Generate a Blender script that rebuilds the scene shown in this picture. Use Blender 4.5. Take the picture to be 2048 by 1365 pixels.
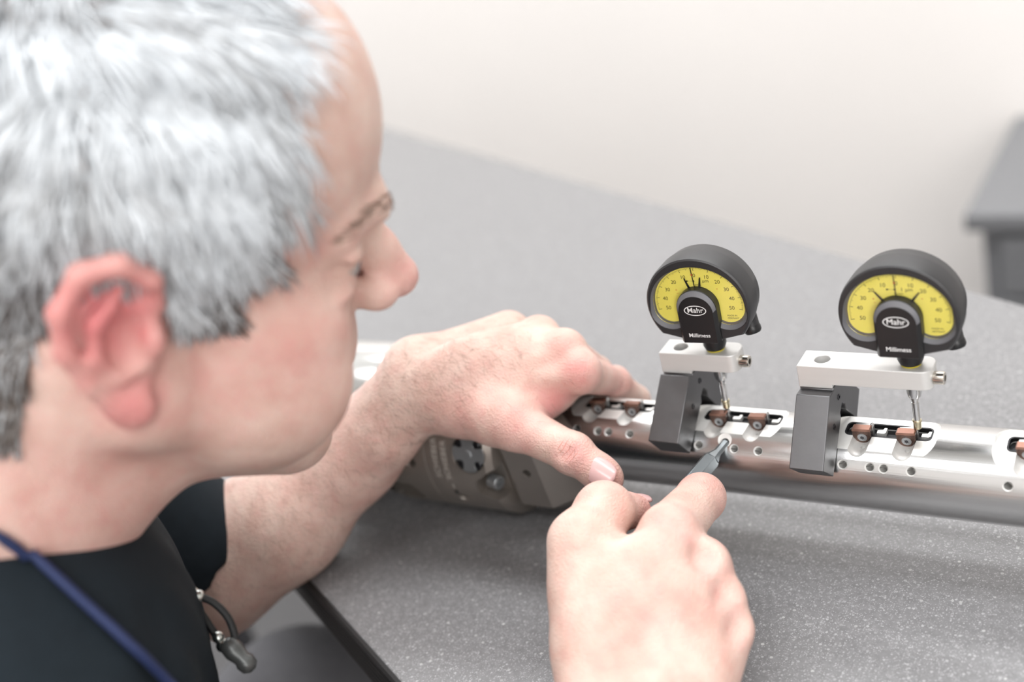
import bpy, bmesh, math, random
import numpy as np
from math import sin, cos, pi, radians, sqrt, atan2, hypot
from mathutils import Vector, Matrix
from mathutils.bvhtree import BVHTree

# ------------------------------------------------------------------ scene reset
for o in list(bpy.data.objects):
    bpy.data.objects.remove(o, do_unlink=True)
sc = bpy.context.scene
COL = sc.collection
random.seed(7)
RNG = np.random.default_rng(11)

# Coordinates: X runs along the boring bar, its axis is y = 0, z = 0 in the numbers below;
# every top-level object is lifted by ZA so that the floor is at world z = 0.
TABLE = -0.054                  # table top below the bar axis (the shank rests on it)
ZA = 0.90 - TABLE               # bar axis height above the floor
RB, RA = 0.0252, 0.054          # bar radius, shank radius

# ------------------------------------------------------------------ camera
FPX = 2400.0                    # focal length in pixels of the 2048 px wide frame
CAM = np.array([0.0, -0.54, 0.39])
M = np.array([[0.8398, -0.0434, 0.5412],      # rows: world X, Y, Z in (right, up, back)
              [0.4902, 0.4892, -0.7214],
              [-0.2334, 0.8711, 0.4321]])
cd = bpy.data.cameras.new('camera')
cam = bpy.data.objects.new('camera', cd)
COL.objects.link(cam)
mw = Matrix(((M[0, 0], M[0, 1], M[0, 2], CAM[0]), (M[1, 0], M[1, 1], M[1, 2], CAM[1]),
             (M[2, 0], M[2, 1], M[2, 2], CAM[2] + ZA), (0, 0, 0, 1)))
cam.matrix_world = mw
cd.sensor_width = 36.0
cd.lens = 36.0 * FPX / 2048.0
cd.clip_start = 0.02
cd.dof.use_dof = True
cd.dof.focus_distance = 0.64
cd.dof.aperture_fstop = 3.2
sc.camera = cam

def ray(px):
    c = np.array([px[0] - 1024.0, -(px[1] - 682.5), -FPX]) / FPX
    return M @ c
def at(u, v, d):                # pixel + distance along the view axis -> point
    return CAM + ray((u, v)) * d
def atz(u, v, z):               # pixel + height -> point
    r = ray((u, v))
    return CAM + r * ((z - CAM[2]) / r[2])

# ------------------------------------------------------------------ light
sc.view_settings.view_transform = 'Standard'
sc.view_settings.look = 'None'
sc.view_settings.gamma = 1.0
sc.view_settings.use_curve_mapping = False
sc.view_settings.exposure = 0.76
w = bpy.data.worlds.new('world'); sc.world = w
w.use_nodes = True
w.node_tree.nodes['Background'].inputs[0].default_value = (1.0, 0.98, 0.96, 1)
w.node_tree.nodes['Background'].inputs[1].default_value = 0.1

def area(name, loc, target, sx, sy, power, col=(1, 1, 1)):
    l = bpy.data.lights.new(name, 'AREA'); l.shape = 'RECTANGLE'
    l.size = sx; l.size_y = sy; l.energy = power; l.color = col
    o = bpy.data.objects.new(name, l); COL.objects.link(o)
    o.location = Vector(loc)
    d = Vector(target) - Vector(loc)
    o.rotation_euler = d.to_track_quat('-Z', 'Y').to_euler()
    return o
# ceiling luminaires and the daylight of a tall window in the left wall
area('ceiling_lamp_a', (-0.1, -1.45, 2.66), (-0.1, -1.45, 0), 2.4, 0.45, 24)
area('added_front_fill', (1.0, -2.3, 1.75), (-0.25, 0.0, 1.0), 1.7, 1.2, 30, (1.0, 0.99, 0.97))  # added fill behind the camera, brightens the gauge dials and the bar front
area('ceiling_lamp_b', (-0.4, 0.15, 2.66), (-0.4, 0.15, 0), 2.4, 0.35, 18)
area('ceiling_lamp_c', (-0.6, 1.2, 2.66), (-0.6, 1.2, 0), 2.4, 0.35, 18)
area('window_daylight', (-3.1, 1.0, 1.7), (-0.4, 0.0, 1.0), 1.8, 1.4, 26, (0.95, 0.98, 1.0))

# ------------------------------------------------------------------ helpers
def link(o):
    COL.objects.link(o); return o

def thing(name, base, label, cat, group=None):
    o = bpy.data.objects.new(name, None); link(o)
    o.empty_display_size = 0.02
    o.location = (base[0], base[1], base[2] + ZA)
    o['label'] = label; o['category'] = cat
    if group: o['group'] = group
    o['_b'] = [float(v) for v in base]
    return o

def root_base(o):
    while o.parent: o = o.parent
    return np.array(o['_b'][:]) if '_b' in o else np.zeros(3)

def obj(name, me, mat, parent=None, base=(0, 0, 0), smooth=40, label=None, kind=None, bevel=None):
    """me: mesh in bar-axis coordinates. Linked below parent, or top level at base."""
    o = bpy.data.objects.new(name, me)
    b = root_base(parent) if parent else np.array(base, float)
    n = len(me.vertices)
    co = np.empty(n * 3, np.float32); me.vertices.foreach_get('co', co)
    co = (co.reshape(-1, 3) - b).astype(np.float32)
    me.vertices.foreach_set('co', co.ravel())
    if smooth is not None:
        me.polygons.foreach_set('use_smooth', np.ones(len(me.polygons), bool))
        if smooth < 180: me.set_sharp_from_angle(angle=radians(smooth))
    me.update()
    if mat:
        me.materials.clear(); me.materials.append(mat)
    if parent:
        o.parent = parent
    else:
        o.location = (b[0], b[1], b[2] + ZA); o['_b'] = [float(v) for v in b]
    link(o)
    if label: o['label'] = label
    if kind: o['kind'] = kind
    if bevel:
        m = o.modifiers.new('bevel', 'BEVEL'); m.width = bevel; m.segments = 2
        m.limit_method = 'ANGLE'; m.angle_limit = radians(35); m.harden_normals = False
    return o

class MB:
    """collects shapes into one mesh"""
    def __init__(s): s.v = []; s.f = []
    def add(s, vs, fs):
        n = len(s.v); s.v += [tuple(map(float, p)) for p in vs]; s.f += [tuple(i + n for i in f) for f in fs]; return s
    def box(s, x0, x1, y0, y1, z0, z1):
        v = [(x, y, z) for x in (x0, x1) for y in (y0, y1) for z in (z0, z1)]
        return s.add(v, [(0, 1, 3, 2), (4, 6, 7, 5), (0, 4, 5, 1), (2, 3, 7, 6), (0, 2, 6, 4), (1, 5, 7, 3)])
    def loft(s, rings, cap=True):
        n = len(rings[0]); vs = [p for r in rings for p in r]; fs = []
        for k in range(len(rings) - 1):
            for i in range(n):
                j = (i + 1) % n
                fs.append((k * n + i, k * n + j, (k + 1) * n + j, (k + 1) * n + i))
        if cap:
            fs.append(tuple(range(n))[::-1]); fs.append(tuple((len(rings) - 1) * n + i for i in range(n)))
        return s.add(vs, fs)
    def prism(s, poly, fn, a, b):
        """poly of (u,v); fn(u,v,w) -> point; w from a to b"""
        return s.loft([[fn(u, v, a) for u, v in poly], [fn(u, v, b) for u, v in poly]])
    def lathe(s, prof, o, d, seg=40, cap=True):
        """prof: (radius, height along d)"""
        d = Vector(d).normalized(); a = d.orthogonal().normalized(); b = d.cross(a); o = Vector(o)
        return s.loft([[o + d * h + (a * cos(t) + b * sin(t)) * r for t in [2 * pi * i / seg for i in range(seg)]] for r, h in prof], cap)
    def cyl(s, p, q, r, seg=32, r2=None):
        p = Vector(p); q = Vector(q)
        return s.lathe([(r, 0), (r if r2 is None else r2, (q - p).length)], p, q - p, seg)
    def tube(s, pts, r, seg=8, taper=None):
        pts = [Vector(p) for p in pts]; rings = []; up = None
        for i, p in enumerate(pts):
            t = (pts[min(i + 1, len(pts) - 1)] - pts[max(i - 1, 0)]).normalized()
            if up is None: up = t.orthogonal().normalized()
            up = (up - t * up.dot(t)).normalized(); b = t.cross(up)
            rr = r if taper is None else r * taper[i]
            rings.append([p + (up * cos(a) + b * sin(a)) * rr for a in [2 * pi * k / seg for k in range(seg)]])
        return s.loft(rings)
    def mesh(s, name='m'):
        me = bpy.data.meshes.new(name); me.from_pydata(s.v, [], s.f); me.validate()
        bm = bmesh.new(); bm.from_mesh(me); bmesh.ops.recalc_face_normals(bm, faces=bm.faces); bm.to_mesh(me); bm.free()
        return me

def boolean(me, cutter, op='DIFFERENCE'):
    a = bpy.data.objects.new('tmp_a', me); b = bpy.data.objects.new('tmp_b', cutter); link(a); link(b)
    m = a.modifiers.new('b', 'BOOLEAN'); m.operation = op; m.solver = 'EXACT'; m.object = b
    bpy.context.view_layer.update()
    dg = bpy.context.evaluated_depsgraph_get()
    r = bpy.data.meshes.new_from_object(a.evaluated_get(dg))
    bpy.data.objects.remove(a); bpy.data.objects.remove(b)
    bpy.data.meshes.remove(me); bpy.data.meshes.remove(cutter)
    return r

def rrect(x0, x1, y0, y1, r, seg=6):
    p = []
    for cx, cy, a in ((x1 - r, y1 - r, 0), (x0 + r, y1 - r, 90), (x0 + r, y0 + r, 180), (x1 - r, y0 + r, 270)):
        for i in range(seg + 1):
            t = radians(a + 90 * i / seg); p.append((cx + r * cos(t), cy + r * sin(t)))
    return p

def text_mesh(s, size, align='CENTER', bold=0.0, space=1.0):
    cu = bpy.data.curves.new('t', 'FONT'); cu.body = s; cu.size = size; cu.align_x = align; cu.align_y = 'CENTER'
    cu.offset = bold; cu.space_character = space; cu.resolution_u = 4
    o = bpy.data.objects.new('t', cu); link(o)
    bpy.context.view_layer.update()
    me = bpy.data.meshes.new_from_object(o.evaluated_get(bpy.context.evaluated_depsgraph_get()))
    bpy.data.objects.remove(o)
    v = [tuple(p.co) for p in me.vertices]; f = [tuple(p.vertices) for p in me.polygons]
    bpy.data.meshes.remove(me)
    return v, f

# ------------------------------------------------------------------ materials
def srgb(r, g, b):
    f = lambda c: (c / 255 / 12.92) if c / 255 <= .04045 else ((c / 255 + .055) / 1.055) ** 2.4
    return (f(r), f(g), f(b), 1)

def mat(name, col, rough=0.5, metal=0.0, spec=0.5, var=0.0, scale=60.0, bump=0.0, bscale=400.0, stretch=None, rvar=0.0, coat=0.0):
    m = bpy.data.materials.new(name); m.use_nodes = True
    nt = m.node_tree; b = nt.nodes['Principled BSDF']
    b.inputs['Base Color'].default_value = col
    b.inputs['Roughness'].default_value = rough; b.inputs['Metallic'].default_value = metal
    b.inputs['Specular IOR Level'].default_value = spec
    b.inputs['Coat Weight'].default_value = coat
    tc = nt.nodes.new('ShaderNodeTexCoord'); mp = nt.nodes.new('ShaderNodeMapping')
    nt.links.new(tc.outputs['Object'], mp.inputs[0])
    if stretch: mp.inputs['Scale'].default_value = stretch
    nz = nt.nodes.new('ShaderNodeTexNoise'); nz.inputs['Scale'].default_value = scale; nz.inputs['Detail'].default_value = 5
    nt.links.new(mp.outputs[0], nz.inputs['Vector'])
    if var:
        mx = nt.nodes.new('ShaderNodeMix'); mx.data_type = 'RGBA'
        mx.inputs['A'].default_value = tuple(c * (1 - var) for c in col[:3]) + (1,)
        mx.inputs['B'].default_value = tuple(min(1, c * (1 + var)) for c in col[:3]) + (1,)
        nt.links.new(nz.outputs[0], mx.inputs['Factor']); nt.links.new(mx.outputs['Result'], b.inputs['Base Color'])
    if rvar:
        mr = nt.nodes.new('ShaderNodeMapRange'); mr.inputs['To Min'].default_value = rough - rvar; mr.inputs['To Max'].default_value = rough + rvar
        nt.links.new(nz.outputs[0], mr.inputs[0]); nt.links.new(mr.outputs[0], b.inputs['Roughness'])
    if bump:
        n2 = nt.nodes.new('ShaderNodeTexNoise'); n2.inputs['Scale'].default_value = bscale; n2.inputs['Detail'].default_value = 3
        nt.links.new(mp.outputs[0], n2.inputs['Vector'])
        bp = nt.nodes.new('ShaderNodeBump'); bp.inputs['Strength'].default_value = bump; bp.inputs['Distance'].default_value = 0.001
        nt.links.new(n2.outputs[0], bp.inputs['Height']); nt.links.new(bp.outputs[0], b.inputs['Normal'])
    return m

def speckle_mat():
    m = bpy.data.materials.new('speckled_laminate'); m.use_nodes = True
    nt = m.node_tree; b = nt.nodes['Principled BSDF']; N = nt.nodes.new; L = nt.links.new
    tc = N('ShaderNodeTexCoord')
    base = N('ShaderNodeTexNoise'); base.inputs['Scale'].default_value = 260; base.inputs['Detail'].default_value = 6
    L(tc.outputs['Object'], base.inputs['Vector'])
    cr = N('ShaderNodeValToRGB'); cr.color_ramp.elements[0].color = (.150, .149, .154, 1); cr.color_ramp.elements[1].color = (.195, .194, .20, 1)
    cr.color_ramp.elements[0].position = .3; cr.color_ramp.elements[1].position = .7
    L(base.outputs[0], cr.inputs[0]); last = cr.outputs[0]
    for sc_, thr, prob, col in ((420, .34, .74, (.36, .36, .37, 1)), (800, .40, .66, (.34, .34, .35, 1)), (1300, .42, .60, (.34, .34, .35, 1)), (260, .24, .88, (.44, .44, .44, 1))):
        v = N('ShaderNodeTexVoronoi'); v.inputs['Scale'].default_value = sc_; v.inputs['Randomness'].default_value = 1
        L(tc.outputs['Object'], v.inputs['Vector'])
        lt = N('ShaderNodeMath'); lt.operation = 'LESS_THAN'; lt.inputs[1].default_value = thr; L(v.outputs['Distance'], lt.inputs[0])
        sp = N('ShaderNodeSeparateColor'); L(v.outputs['Color'], sp.inputs[0])
        gt = N('ShaderNodeMath'); gt.operation = 'GREATER_THAN'; gt.inputs[1].default_value = prob; L(sp.outputs[0], gt.inputs[0])
        mu = N('ShaderNodeMath'); mu.operation = 'MULTIPLY'; L(lt.outputs[0], mu.inputs[0]); L(gt.outputs[0], mu.inputs[1])
        m2 = N('ShaderNodeMath'); m2.operation = 'MULTIPLY'; L(mu.outputs[0], m2.inputs[0]); L(sp.outputs[1], m2.inputs[1])
        mx = N('ShaderNodeMix'); mx.data_type = 'RGBA'; L(m2.outputs[0], mx.inputs['Factor']); L(last, mx.inputs['A']); mx.inputs['B'].default_value = col
        last = mx.outputs['Result']
    L(last, b.inputs['Base Color'])
    b.inputs['Roughness'].default_value = .34; b.inputs['Specular IOR Level'].default_value = .55
    return m

def skin_mat():
    m = bpy.data.materials.new('skin'); m.use_nodes = True
    nt = m.node_tree; b = nt.nodes['Principled BSDF']; N = nt.nodes.new; L = nt.links.new
    tc = N('ShaderNodeTexCoord')
    n1 = N('ShaderNodeTexNoise'); n1.inputs['Scale'].default_value = 55; n1.inputs['Detail'].default_value = 5; L(tc.outputs['Object'], n1.inputs['Vector'])
    cr = N('ShaderNodeValToRGB'); cr.color_ramp.elements[0].position = .32; cr.color_ramp.elements[1].position = .68
    cr.color_ramp.elements[0].color = srgb(196, 163, 151); cr.color_ramp.elements[1].color = srgb(212, 187, 175)
    L(n1.outputs[0], cr.inputs[0])
    pk = N('ShaderNodeAttribute'); pk.attribute_name = 'pink'
    n3 = N('ShaderNodeTexNoise'); n3.inputs['Scale'].default_value = 130; n3.inputs['Detail'].default_value = 4; L(tc.outputs['Object'], n3.inputs['Vector'])
    mr = N('ShaderNodeMapRange'); mr.inputs['From Min'].default_value = .45; mr.inputs['From Max'].default_value = .75; mr.inputs['To Max'].default_value = .15; L(n3.outputs[0], mr.inputs[0])
    mxx = N('ShaderNodeMath'); mxx.operation = 'ADD'; mxx.use_clamp = True; L(pk.outputs['Fac'], mxx.inputs[0]); L(mr.outputs[0], mxx.inputs[1])
    mx = N('ShaderNodeMix'); mx.data_type = 'RGBA'; L(mxx.outputs[0], mx.inputs['Factor']); L(cr.outputs[0], mx.inputs['A'])
    mx.inputs['B'].default_value = srgb(206, 114, 118)
    dk = N('ShaderNodeAttribute'); dk.attribute_name = 'dark'
    m2 = N('ShaderNodeMix'); m2.data_type = 'RGBA'; L(dk.outputs['Fac'], m2.inputs['Factor']); L(mx.outputs['Result'], m2.inputs['A'])
    m2.inputs['B'].default_value = srgb(128, 108, 98)
    L(m2.outputs['Result'], b.inputs['Base Color'])
    b.inputs['Roughness'].default_value = .5; b.inputs['Specular IOR Level'].default_value = .3
    b.inputs['Subsurface Weight'].default_value = .14; b.inputs['Subsurface Radius'].default_value = (1.0, .35, .2); b.inputs['Subsurface Scale'].default_value = .004
    v = N('ShaderNodeTexVoronoi'); v.inputs['Scale'].default_value = 900; L(tc.outputs['Object'], v.inputs['Vector'])
    n2 = N('ShaderNodeTexNoise'); n2.inputs['Scale'].default_value = 420; n2.inputs['Detail'].default_value = 4; L(tc.outputs['Object'], n2.inputs['Vector'])
    ad = N('ShaderNodeMath'); ad.operation = 'ADD'; L(v.outputs['Distance'], ad.inputs[0]); L(n2.outputs[0], ad.inputs[1])
    bp = N('ShaderNodeBump'); bp.inputs['Strength'].default_value = .42; bp.inputs['Distance'].default_value = .0008
    L(ad.outputs[0], bp.inputs['Height']); L(bp.outputs[0], b.inputs['Normal'])
    return m

def attr_mat(name, c0, c1, rough=.5, spec=.3, attr='tone'):
    m = bpy.data.materials.new(name); m.use_nodes = True
    nt = m.node_tree; b = nt.nodes['Principled BSDF']; N = nt.nodes.new; L = nt.links.new
    a = N('ShaderNodeAttribute'); a.attribute_name = attr
    mx = N('ShaderNodeMix'); mx.data_type = 'RGBA'; L(a.outputs['Fac'], mx.inputs['Factor']); mx.inputs['A'].default_value = c0; mx.inputs['B'].default_value = c1
    L(mx.outputs['Result'], b.inputs['Base Color']); b.inputs['Roughness'].default_value = rough; b.inputs['Specular IOR Level'].default_value = spec
    return m

MT = dict(
    wall=mat('beige_wall_paint', srgb(238, 234, 231), .8, var=.03, scale=3),
    floor=mat('grey_floor_coating', srgb(58, 56, 58), .5, var=.06, scale=4),
    ceil=mat('white_ceiling', srgb(235, 235, 232), .9, var=.02),
    cab=mat('grey_cabinet_paint', srgb(120, 121, 124), .5, var=.05), cabd=mat('dark_cabinet_paint', srgb(52, 52, 55), .5, var=.05),
    table=speckle_mat(),
    strip=mat('black_rubber_edging', srgb(30, 29, 30), .55, var=.2, bump=.2, bscale=900),
    frame=mat('table_frame_paint', srgb(70, 70, 74), .5, var=.1),
    steel=mat('turned_steel', (.56, .56, .56, 1), .24, 1.0, var=.06, scale=300, stretch=(.02, 1, 1), rvar=.05, bump=.05, bscale=900),
    milled=mat('milled_steel', (.76, .755, .74, 1), .46, .55, var=.06, scale=400),
    shank=mat('dark_shank_steel', (.30, .27, .245, 1), .36, .7, var=.03, scale=200),
    shank2=mat('grey_shank_steel', (.34, .31, .285, 1), .36, .75, var=.03, scale=200),
    polish=mat('ground_steel', (.78, .78, .78, 1), .16, 1.0, var=.04, scale=300, stretch=(.05, 1, 1)),
    cover=mat('cover_disc_steel', (.27, .28, .29, 1), .36, .6, var=.08, scale=300),
    dark=mat('black_oxide_screw', (.045, .045, .05, 1), .35, .8, var=.1),
    engr=mat('engraved_bright', (.50, .47, .43, 1), .5, .2, var=.05),
    engd=mat('engraved_dark', (.05, .05, .05, 1), .5, .5, var=.05),
    insert=mat('bronze_coated_carbide', (.085, .052, .042, 1), .28, .75, var=.25, scale=500, rvar=.08),
    insedge=mat('coated_carbide_edge', (.24, .13, .10, 1), .3, .9, var=.1, scale=500),
    slot=mat('slot_black_steel', (.03, .03, .032, 1), .4, .8, var=.1),
    block=mat('burnished_block_steel', (.135, .135, .14, 1), .40, .9, var=.14, scale=70, rvar=.06, bump=.03, bscale=500),
    alu=mat('matt_anodised_aluminium', (.62, .615, .605, 1), .42, .35, var=.04, scale=300, stretch=(.1, 1, 1)),
    chrome=mat('chromed_steel', (.74, .74, .74, 1), .10, 1.0, var=.03),
    nickel=mat('nickel_screw', (.62, .58, .52, 1), .24, 1.0, var=.06),
    gblk=mat('black_gauge_casting', srgb(40, 40, 42), .42, spec=.5, var=.08, scale=400, bump=.04, bscale=1500),
    gblk2=mat('black_gauge_cover', srgb(24, 24, 26), .38, spec=.5, var=.06),
    grim=mat('grey_bevel_rim', srgb(98, 98, 102), .5, var=.05),
    dial=mat('yellow_dial_print', srgb(246, 234, 112), .5, var=.03, scale=200),
    ink=mat('black_dial_ink', srgb(52, 44, 22), .6, var=.05), red=mat('red_dial_ink', srgb(205, 80, 40), .6, var=.05),
    white=mat('white_print', srgb(225, 225, 225), .5, var=.02),
    gold=mat('yellow_neck_ring', srgb(190, 175, 40), .4, var=.05),
    tip=mat('brass_probe_cap', (.62, .56, .40, 1), .2, .9, var=.08),
    driver=mat('grey_driver_steel', (.30, .33, .35, 1), .33, .9, var=.08), handle=mat('dark_driver_handle', srgb(40, 42, 46), .45, var=.1),
    skin=skin_mat(), nail=mat('fingernail', srgb(216, 176, 174), .22, spec=.55, var=.04, scale=120),
    nailtip=mat('fingernail_tip', srgb(238, 226, 220), .3, var=.03),
    eye=mat('eye_white', srgb(165, 155, 150), .2, var=.02), iris=mat('iris', srgb(70, 80, 90), .2, var=.1),
    hair=attr_mat('grey_hair', srgb(66, 56, 50), srgb(206, 211, 216), .42, .5),
    armhair=mat('body_hair', srgb(112, 92, 78), .5, var=.2),
    shirt=mat('dark_navy_cotton', srgb(26, 34, 40), .85, spec=.2, var=.18, scale=120, bump=.25, bscale=1200),
    trouser=mat('grey_trouser_cloth', srgb(112, 112, 116), .9, spec=.15, var=.12, scale=90, bump=.25, bscale=900),
    seat=mat('insert_seat_steel', (.42, .42, .42, 1), .28, .9, var=.05),
    shoe=mat('black_shoe_leather', srgb(28, 27, 27), .5, var=.1),
    cord=mat('blue_cord', srgb(24, 38, 78), .7, var=.25, scale=500), cordk=mat('black_cord', srgb(22, 24, 26), .6, var=.2, scale=500),
    bead=mat('steel_bead', (.5, .52, .5, 1), .25, 1.0, var=.1), clip=mat('clip_grey', srgb(86, 88, 88), .35, .5, var=.1),
    brow=mat('brow_hair', srgb(150, 128, 114), .5, var=.15), crease=mat('skin_crease_red', srgb(194, 132, 118), .6, var=.1), glass=None)
g = bpy.data.materials.new('gauge_glass'); g.use_nodes = True
gn = g.node_tree; gn.nodes.remove(gn.nodes['Principled BSDF'])
_t = gn.nodes.new('ShaderNodeBsdfTransparent'); _g = gn.nodes.new('ShaderNodeBsdfGlossy'); _g.inputs['Roughness'].default_value = .05
_f = gn.nodes.new('ShaderNodeFresnel'); _f.inputs['IOR'].default_value = 1.35; _m = gn.nodes.new('ShaderNodeMixShader')
gn.links.new(_f.outputs[0], _m.inputs[0]); gn.links.new(_t.outputs[0], _m.inputs[1]); gn.links.new(_g.outputs[0], _m.inputs[2])
gn.links.new(_m.outputs[0], gn.nodes['Material Output'].inputs['Surface'])
MT['glass'] = g

# ------------------------------------------------------------------ the room
FL = -ZA
def struct(name, mb, m):
    o = obj(name, mb.mesh(), m, smooth=None); o['kind'] = 'structure'; return o
RX0, RX1, RY0, RY1, RZ = -3.2, 2.4, -2.4, 1.75, FL + 2.7
struct('floor', MB().box(RX0 - .1, RX1 + .1, RY0 - .1, RY1 + .1, FL - .1, FL), MT['floor'])
struct('ceiling', MB().box(RX0 - .1, RX1 + .1, RY0 - .1, RY1 + .1, RZ, RZ + .1), MT['ceil'])
struct('wall_back', MB().box(RX0, RX1, RY1, RY1 + .1, FL, RZ), MT['wall'])
struct('wall_front', MB().box(RX0, RX1, RY0 - .1, RY0, FL, RZ), MT['wall'])
struct('wall_left', MB().box(RX0 - .1, RX0, RY0 - .1, RY1 + .1, FL, RZ), MT['wall'])
struct('wall_right', MB().box(RX1, RX1 + .1, RY0 - .1, RY1 + .1, FL, RZ), MT['wall'])

# ------------------------------------------------------------------ workbench
EP = np.array([-0.5377, -0.1122, 0]); EE = np.array([0.886, -0.4637, 0]); EN = np.array([0.4637, 0.886, 0])
TD, TS0, TS1 = 0.53, -1.15, 0.85            # depth, extent along the near edge
def tb(s, n, z): p = EP + EE * s + EN * n; return (p[0], p[1], z)
bc = tb((TS0 + TS1) / 2, TD / 2, FL)
bench = thing('workbench', bc, 'workbench with a speckled grey laminate top and black ribbed edging', 'workbench')
def tbox(mb, s0, s1, n0, n1, z0, z1):
    v = [tb(s, n, z) for s in (s0, s1) for n in (n0, n1) for z in (z0, z1)]
    return mb.add(v, [(0, 1, 3, 2), (4, 6, 7, 5), (0, 4, 5, 1), (2, 3, 7, 6), (0, 2, 6, 4), (1, 5, 7, 3)])
obj('tabletop', tbox(MB(), TS0, TS1, .0015, TD, TABLE - .034, TABLE).mesh(), MT['table'], bench, smooth=None, bevel=.0012, label='speckled grey laminate top')
prof = [(.0015, -.0005)]
for k in range(6):
    z = -.001 - k * .0055
    prof += [(-.0005, z), (-.002, z - .0012), (-.002, z - .0036), (-.0005, z - .0048)]
prof += [(.0015, -.0345)]
obj('edge_strip', MB().prism(prof, lambda u, v, w: tb(w, u, TABLE + v), TS0, TS1).mesh(), MT['strip'], bench, smooth=20, label='black ribbed edging')
fr = MB(); tbox(fr, TS0 + .06, TS1 - .06, .05, .09, TABLE - .09, TABLE - .034); tbox(fr, TS0 + .06, TS1 - .06, TD - .09, TD - .05, TABLE - .09, TABLE - .034)
tbox(fr, TS0 + .06, TS0 + .10, .09, TD - .09, TABLE - .09, TABLE - .034); tbox(fr, TS1 - .10, TS1 - .06, .09, TD - .09, TABLE - .09, TABLE - .034)
obj('apron', fr.mesh(), MT['frame'], bench, smooth=None)
for s_ in (TS0 + .06, TS1 - .10):
    for n_ in (.05, TD - .09):
        obj('leg', tbox(MB(), s_, s_ + .04, n_, n_ + .04, FL, TABLE - .034).mesh(), MT['frame'], bench, smooth=None, bevel=.002)

# tool cabinet against the back wall
cb = thing('tool_cabinet', (-.05, 1.50, FL), 'grey steel tool cabinet standing against the wall behind the bench', 'cabinet')
obj('carcass', MB().box(-.42, .42, 1.32, 1.73, FL, -.46).mesh(), MT['cab'], cb, smooth=None, bevel=.006)
for k in range(4):
    z0 = FL + .04 + k * .112
    dr = obj('drawer', MB().box(-.39, .39, 1.300, 1.322, z0, z0 + .102).mesh(), MT['cab'], cb, smooth=None, bevel=.004)
    obj('handle', MB().box(-.12, .18, 1.280, 1.302, z0 + .07, z0 + .09).mesh(), MT['cabd'], dr, smooth=None, bevel=.003)
obj('worktop', MB().box(-.44, .44, 1.29, 1.74, -.46, -.43).mesh(), MT['cab'], cb, smooth=None, bevel=.004)

# ------------------------------------------------------------------ boring tool
def D(th): t = radians(th); return Vector((0, -cos(t), sin(t)))          # radial direction at angle th (0 = front, 90 = up)
def T(th): t = radians(th); return Vector((0, sin(t), cos(t)))           # tangent, towards larger th
XV = Vector((1, 0, 0))
tool = thing('boring_tool', (-.46, 0, TABLE), 'long steel boring bar with cutting inserts, its thick dark shank lying on the bench', 'boring tool')

MODS = [(-.3425, 43.5), (-.2618, 37.5), (-.1780, 31.0), (-.0945, 25.0)]
HF = .0212                                                            # height of the milled flats above the axis
bar = MB().lathe([(RB - .001, -.392), (RB, -.391), (RB, .029), (RB - .001, .03)], (0, 0, 0), (1, 0, 0), 144).mesh()
c1, c2, c3, c4, c5 = MB(), MB(), MB(), MB(), MB()
INS = []; SLOTS = []
for xm, th in MODS:
    tn = th + 52; n, t = D(tn), T(tn)
    P3 = lambda u, v, w, xm=xm, n=n, t=t: XV * (xm + u) + t * v + n * w
    c1.prism(rrect(-.0278, .0282, -.0158, .0158, .0118, 8), P3, HF, RB + .006)
    c2.prism(rrect(-.0212, .0234, -.0010, .0082, .0024, 5), P3, HF - .0034, HF + .004)
    SLOTS.append((xm, tn))
    for xi in (-.0117, .0118):
        INS.append((xm + xi, tn))
        o = XV * (xm + xi) + n * (HF + .0014)
        prof = [(.0001, -.0182)] + [(.0052 * sin(a), -.0130 - .0052 * cos(a)) for a in [radians(k) for k in (25, 50, 75, 90)]] + [(.0052, .0012), (.0001, .0013)]
        c3.lathe(prof, o, t, 24)
        c4.cyl(XV * (xm + xi + .0012) + n * (HF - .006) - t * .0062, XV * (xm + xi + .0012) + n * (HF + .003) - t * .0068, .0015, 16)
    dh = D(th)
    for k, (xo, dth) in enumerate(((-.0185, 0), (-.0040, 0), (.0032, 0), (.0175, 0))):
        if xm == MODS[1][0] and k == 1: xo, dth = -.0029, 7.2
        d = D(th + dth); o = XV * (xm + xo); r = .0021 if not dth else .0025
        c4.lathe([(r, .012), (r, RB - .0008), (r + .0009, RB + .0003), (r + .0009, RB + .004)], o, d, 24)
        if dth:                                                       # spot-faced relief round the hole the driver sits in
            c5.cyl(o + d * (RB - .0011) - XV * 0 + T(th + dth) * .0012, o + d * (RB + .006) + T(th + dth) * .0012, .0042, 32)
bar = boolean(bar, c1.mesh()); bar = boolean(bar, c3.mesh()); bar = boolean(bar, c2.mesh())
bar = boolean(bar, c5.mesh()); bar = boolean(bar, c4.mesh())
barO = obj('bar', bar, MT['steel'], tool, smooth=30, label='bright turned steel bar with milled pockets')
# flats are milled duller than the turned surface
bar.materials.append(MT['milled']); bar.materials.append(MT['slot'])
for p in bar.polygons:
    c = p.center + Vector(tool['_b'][:]); r = hypot(c.y, c.z)
    if -.36 < c.x < .13 and abs(p.normal.x) < .995:
        rad = Vector((0, c.y, c.z)).normalized()
        if r < RB - .0006 or p.normal.dot(rad) < .97:
            p.material_index = 1
        if HF - .0050 < r < HF - .0022 and any(abs(c.x - sx_) < .025 and p.normal.dot(D(st_)) > .98 and abs(c.dot(D(st_)) - (HF - .0034)) < .0002 for sx_, st_ in SLOTS): p.material_index = 2

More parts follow.
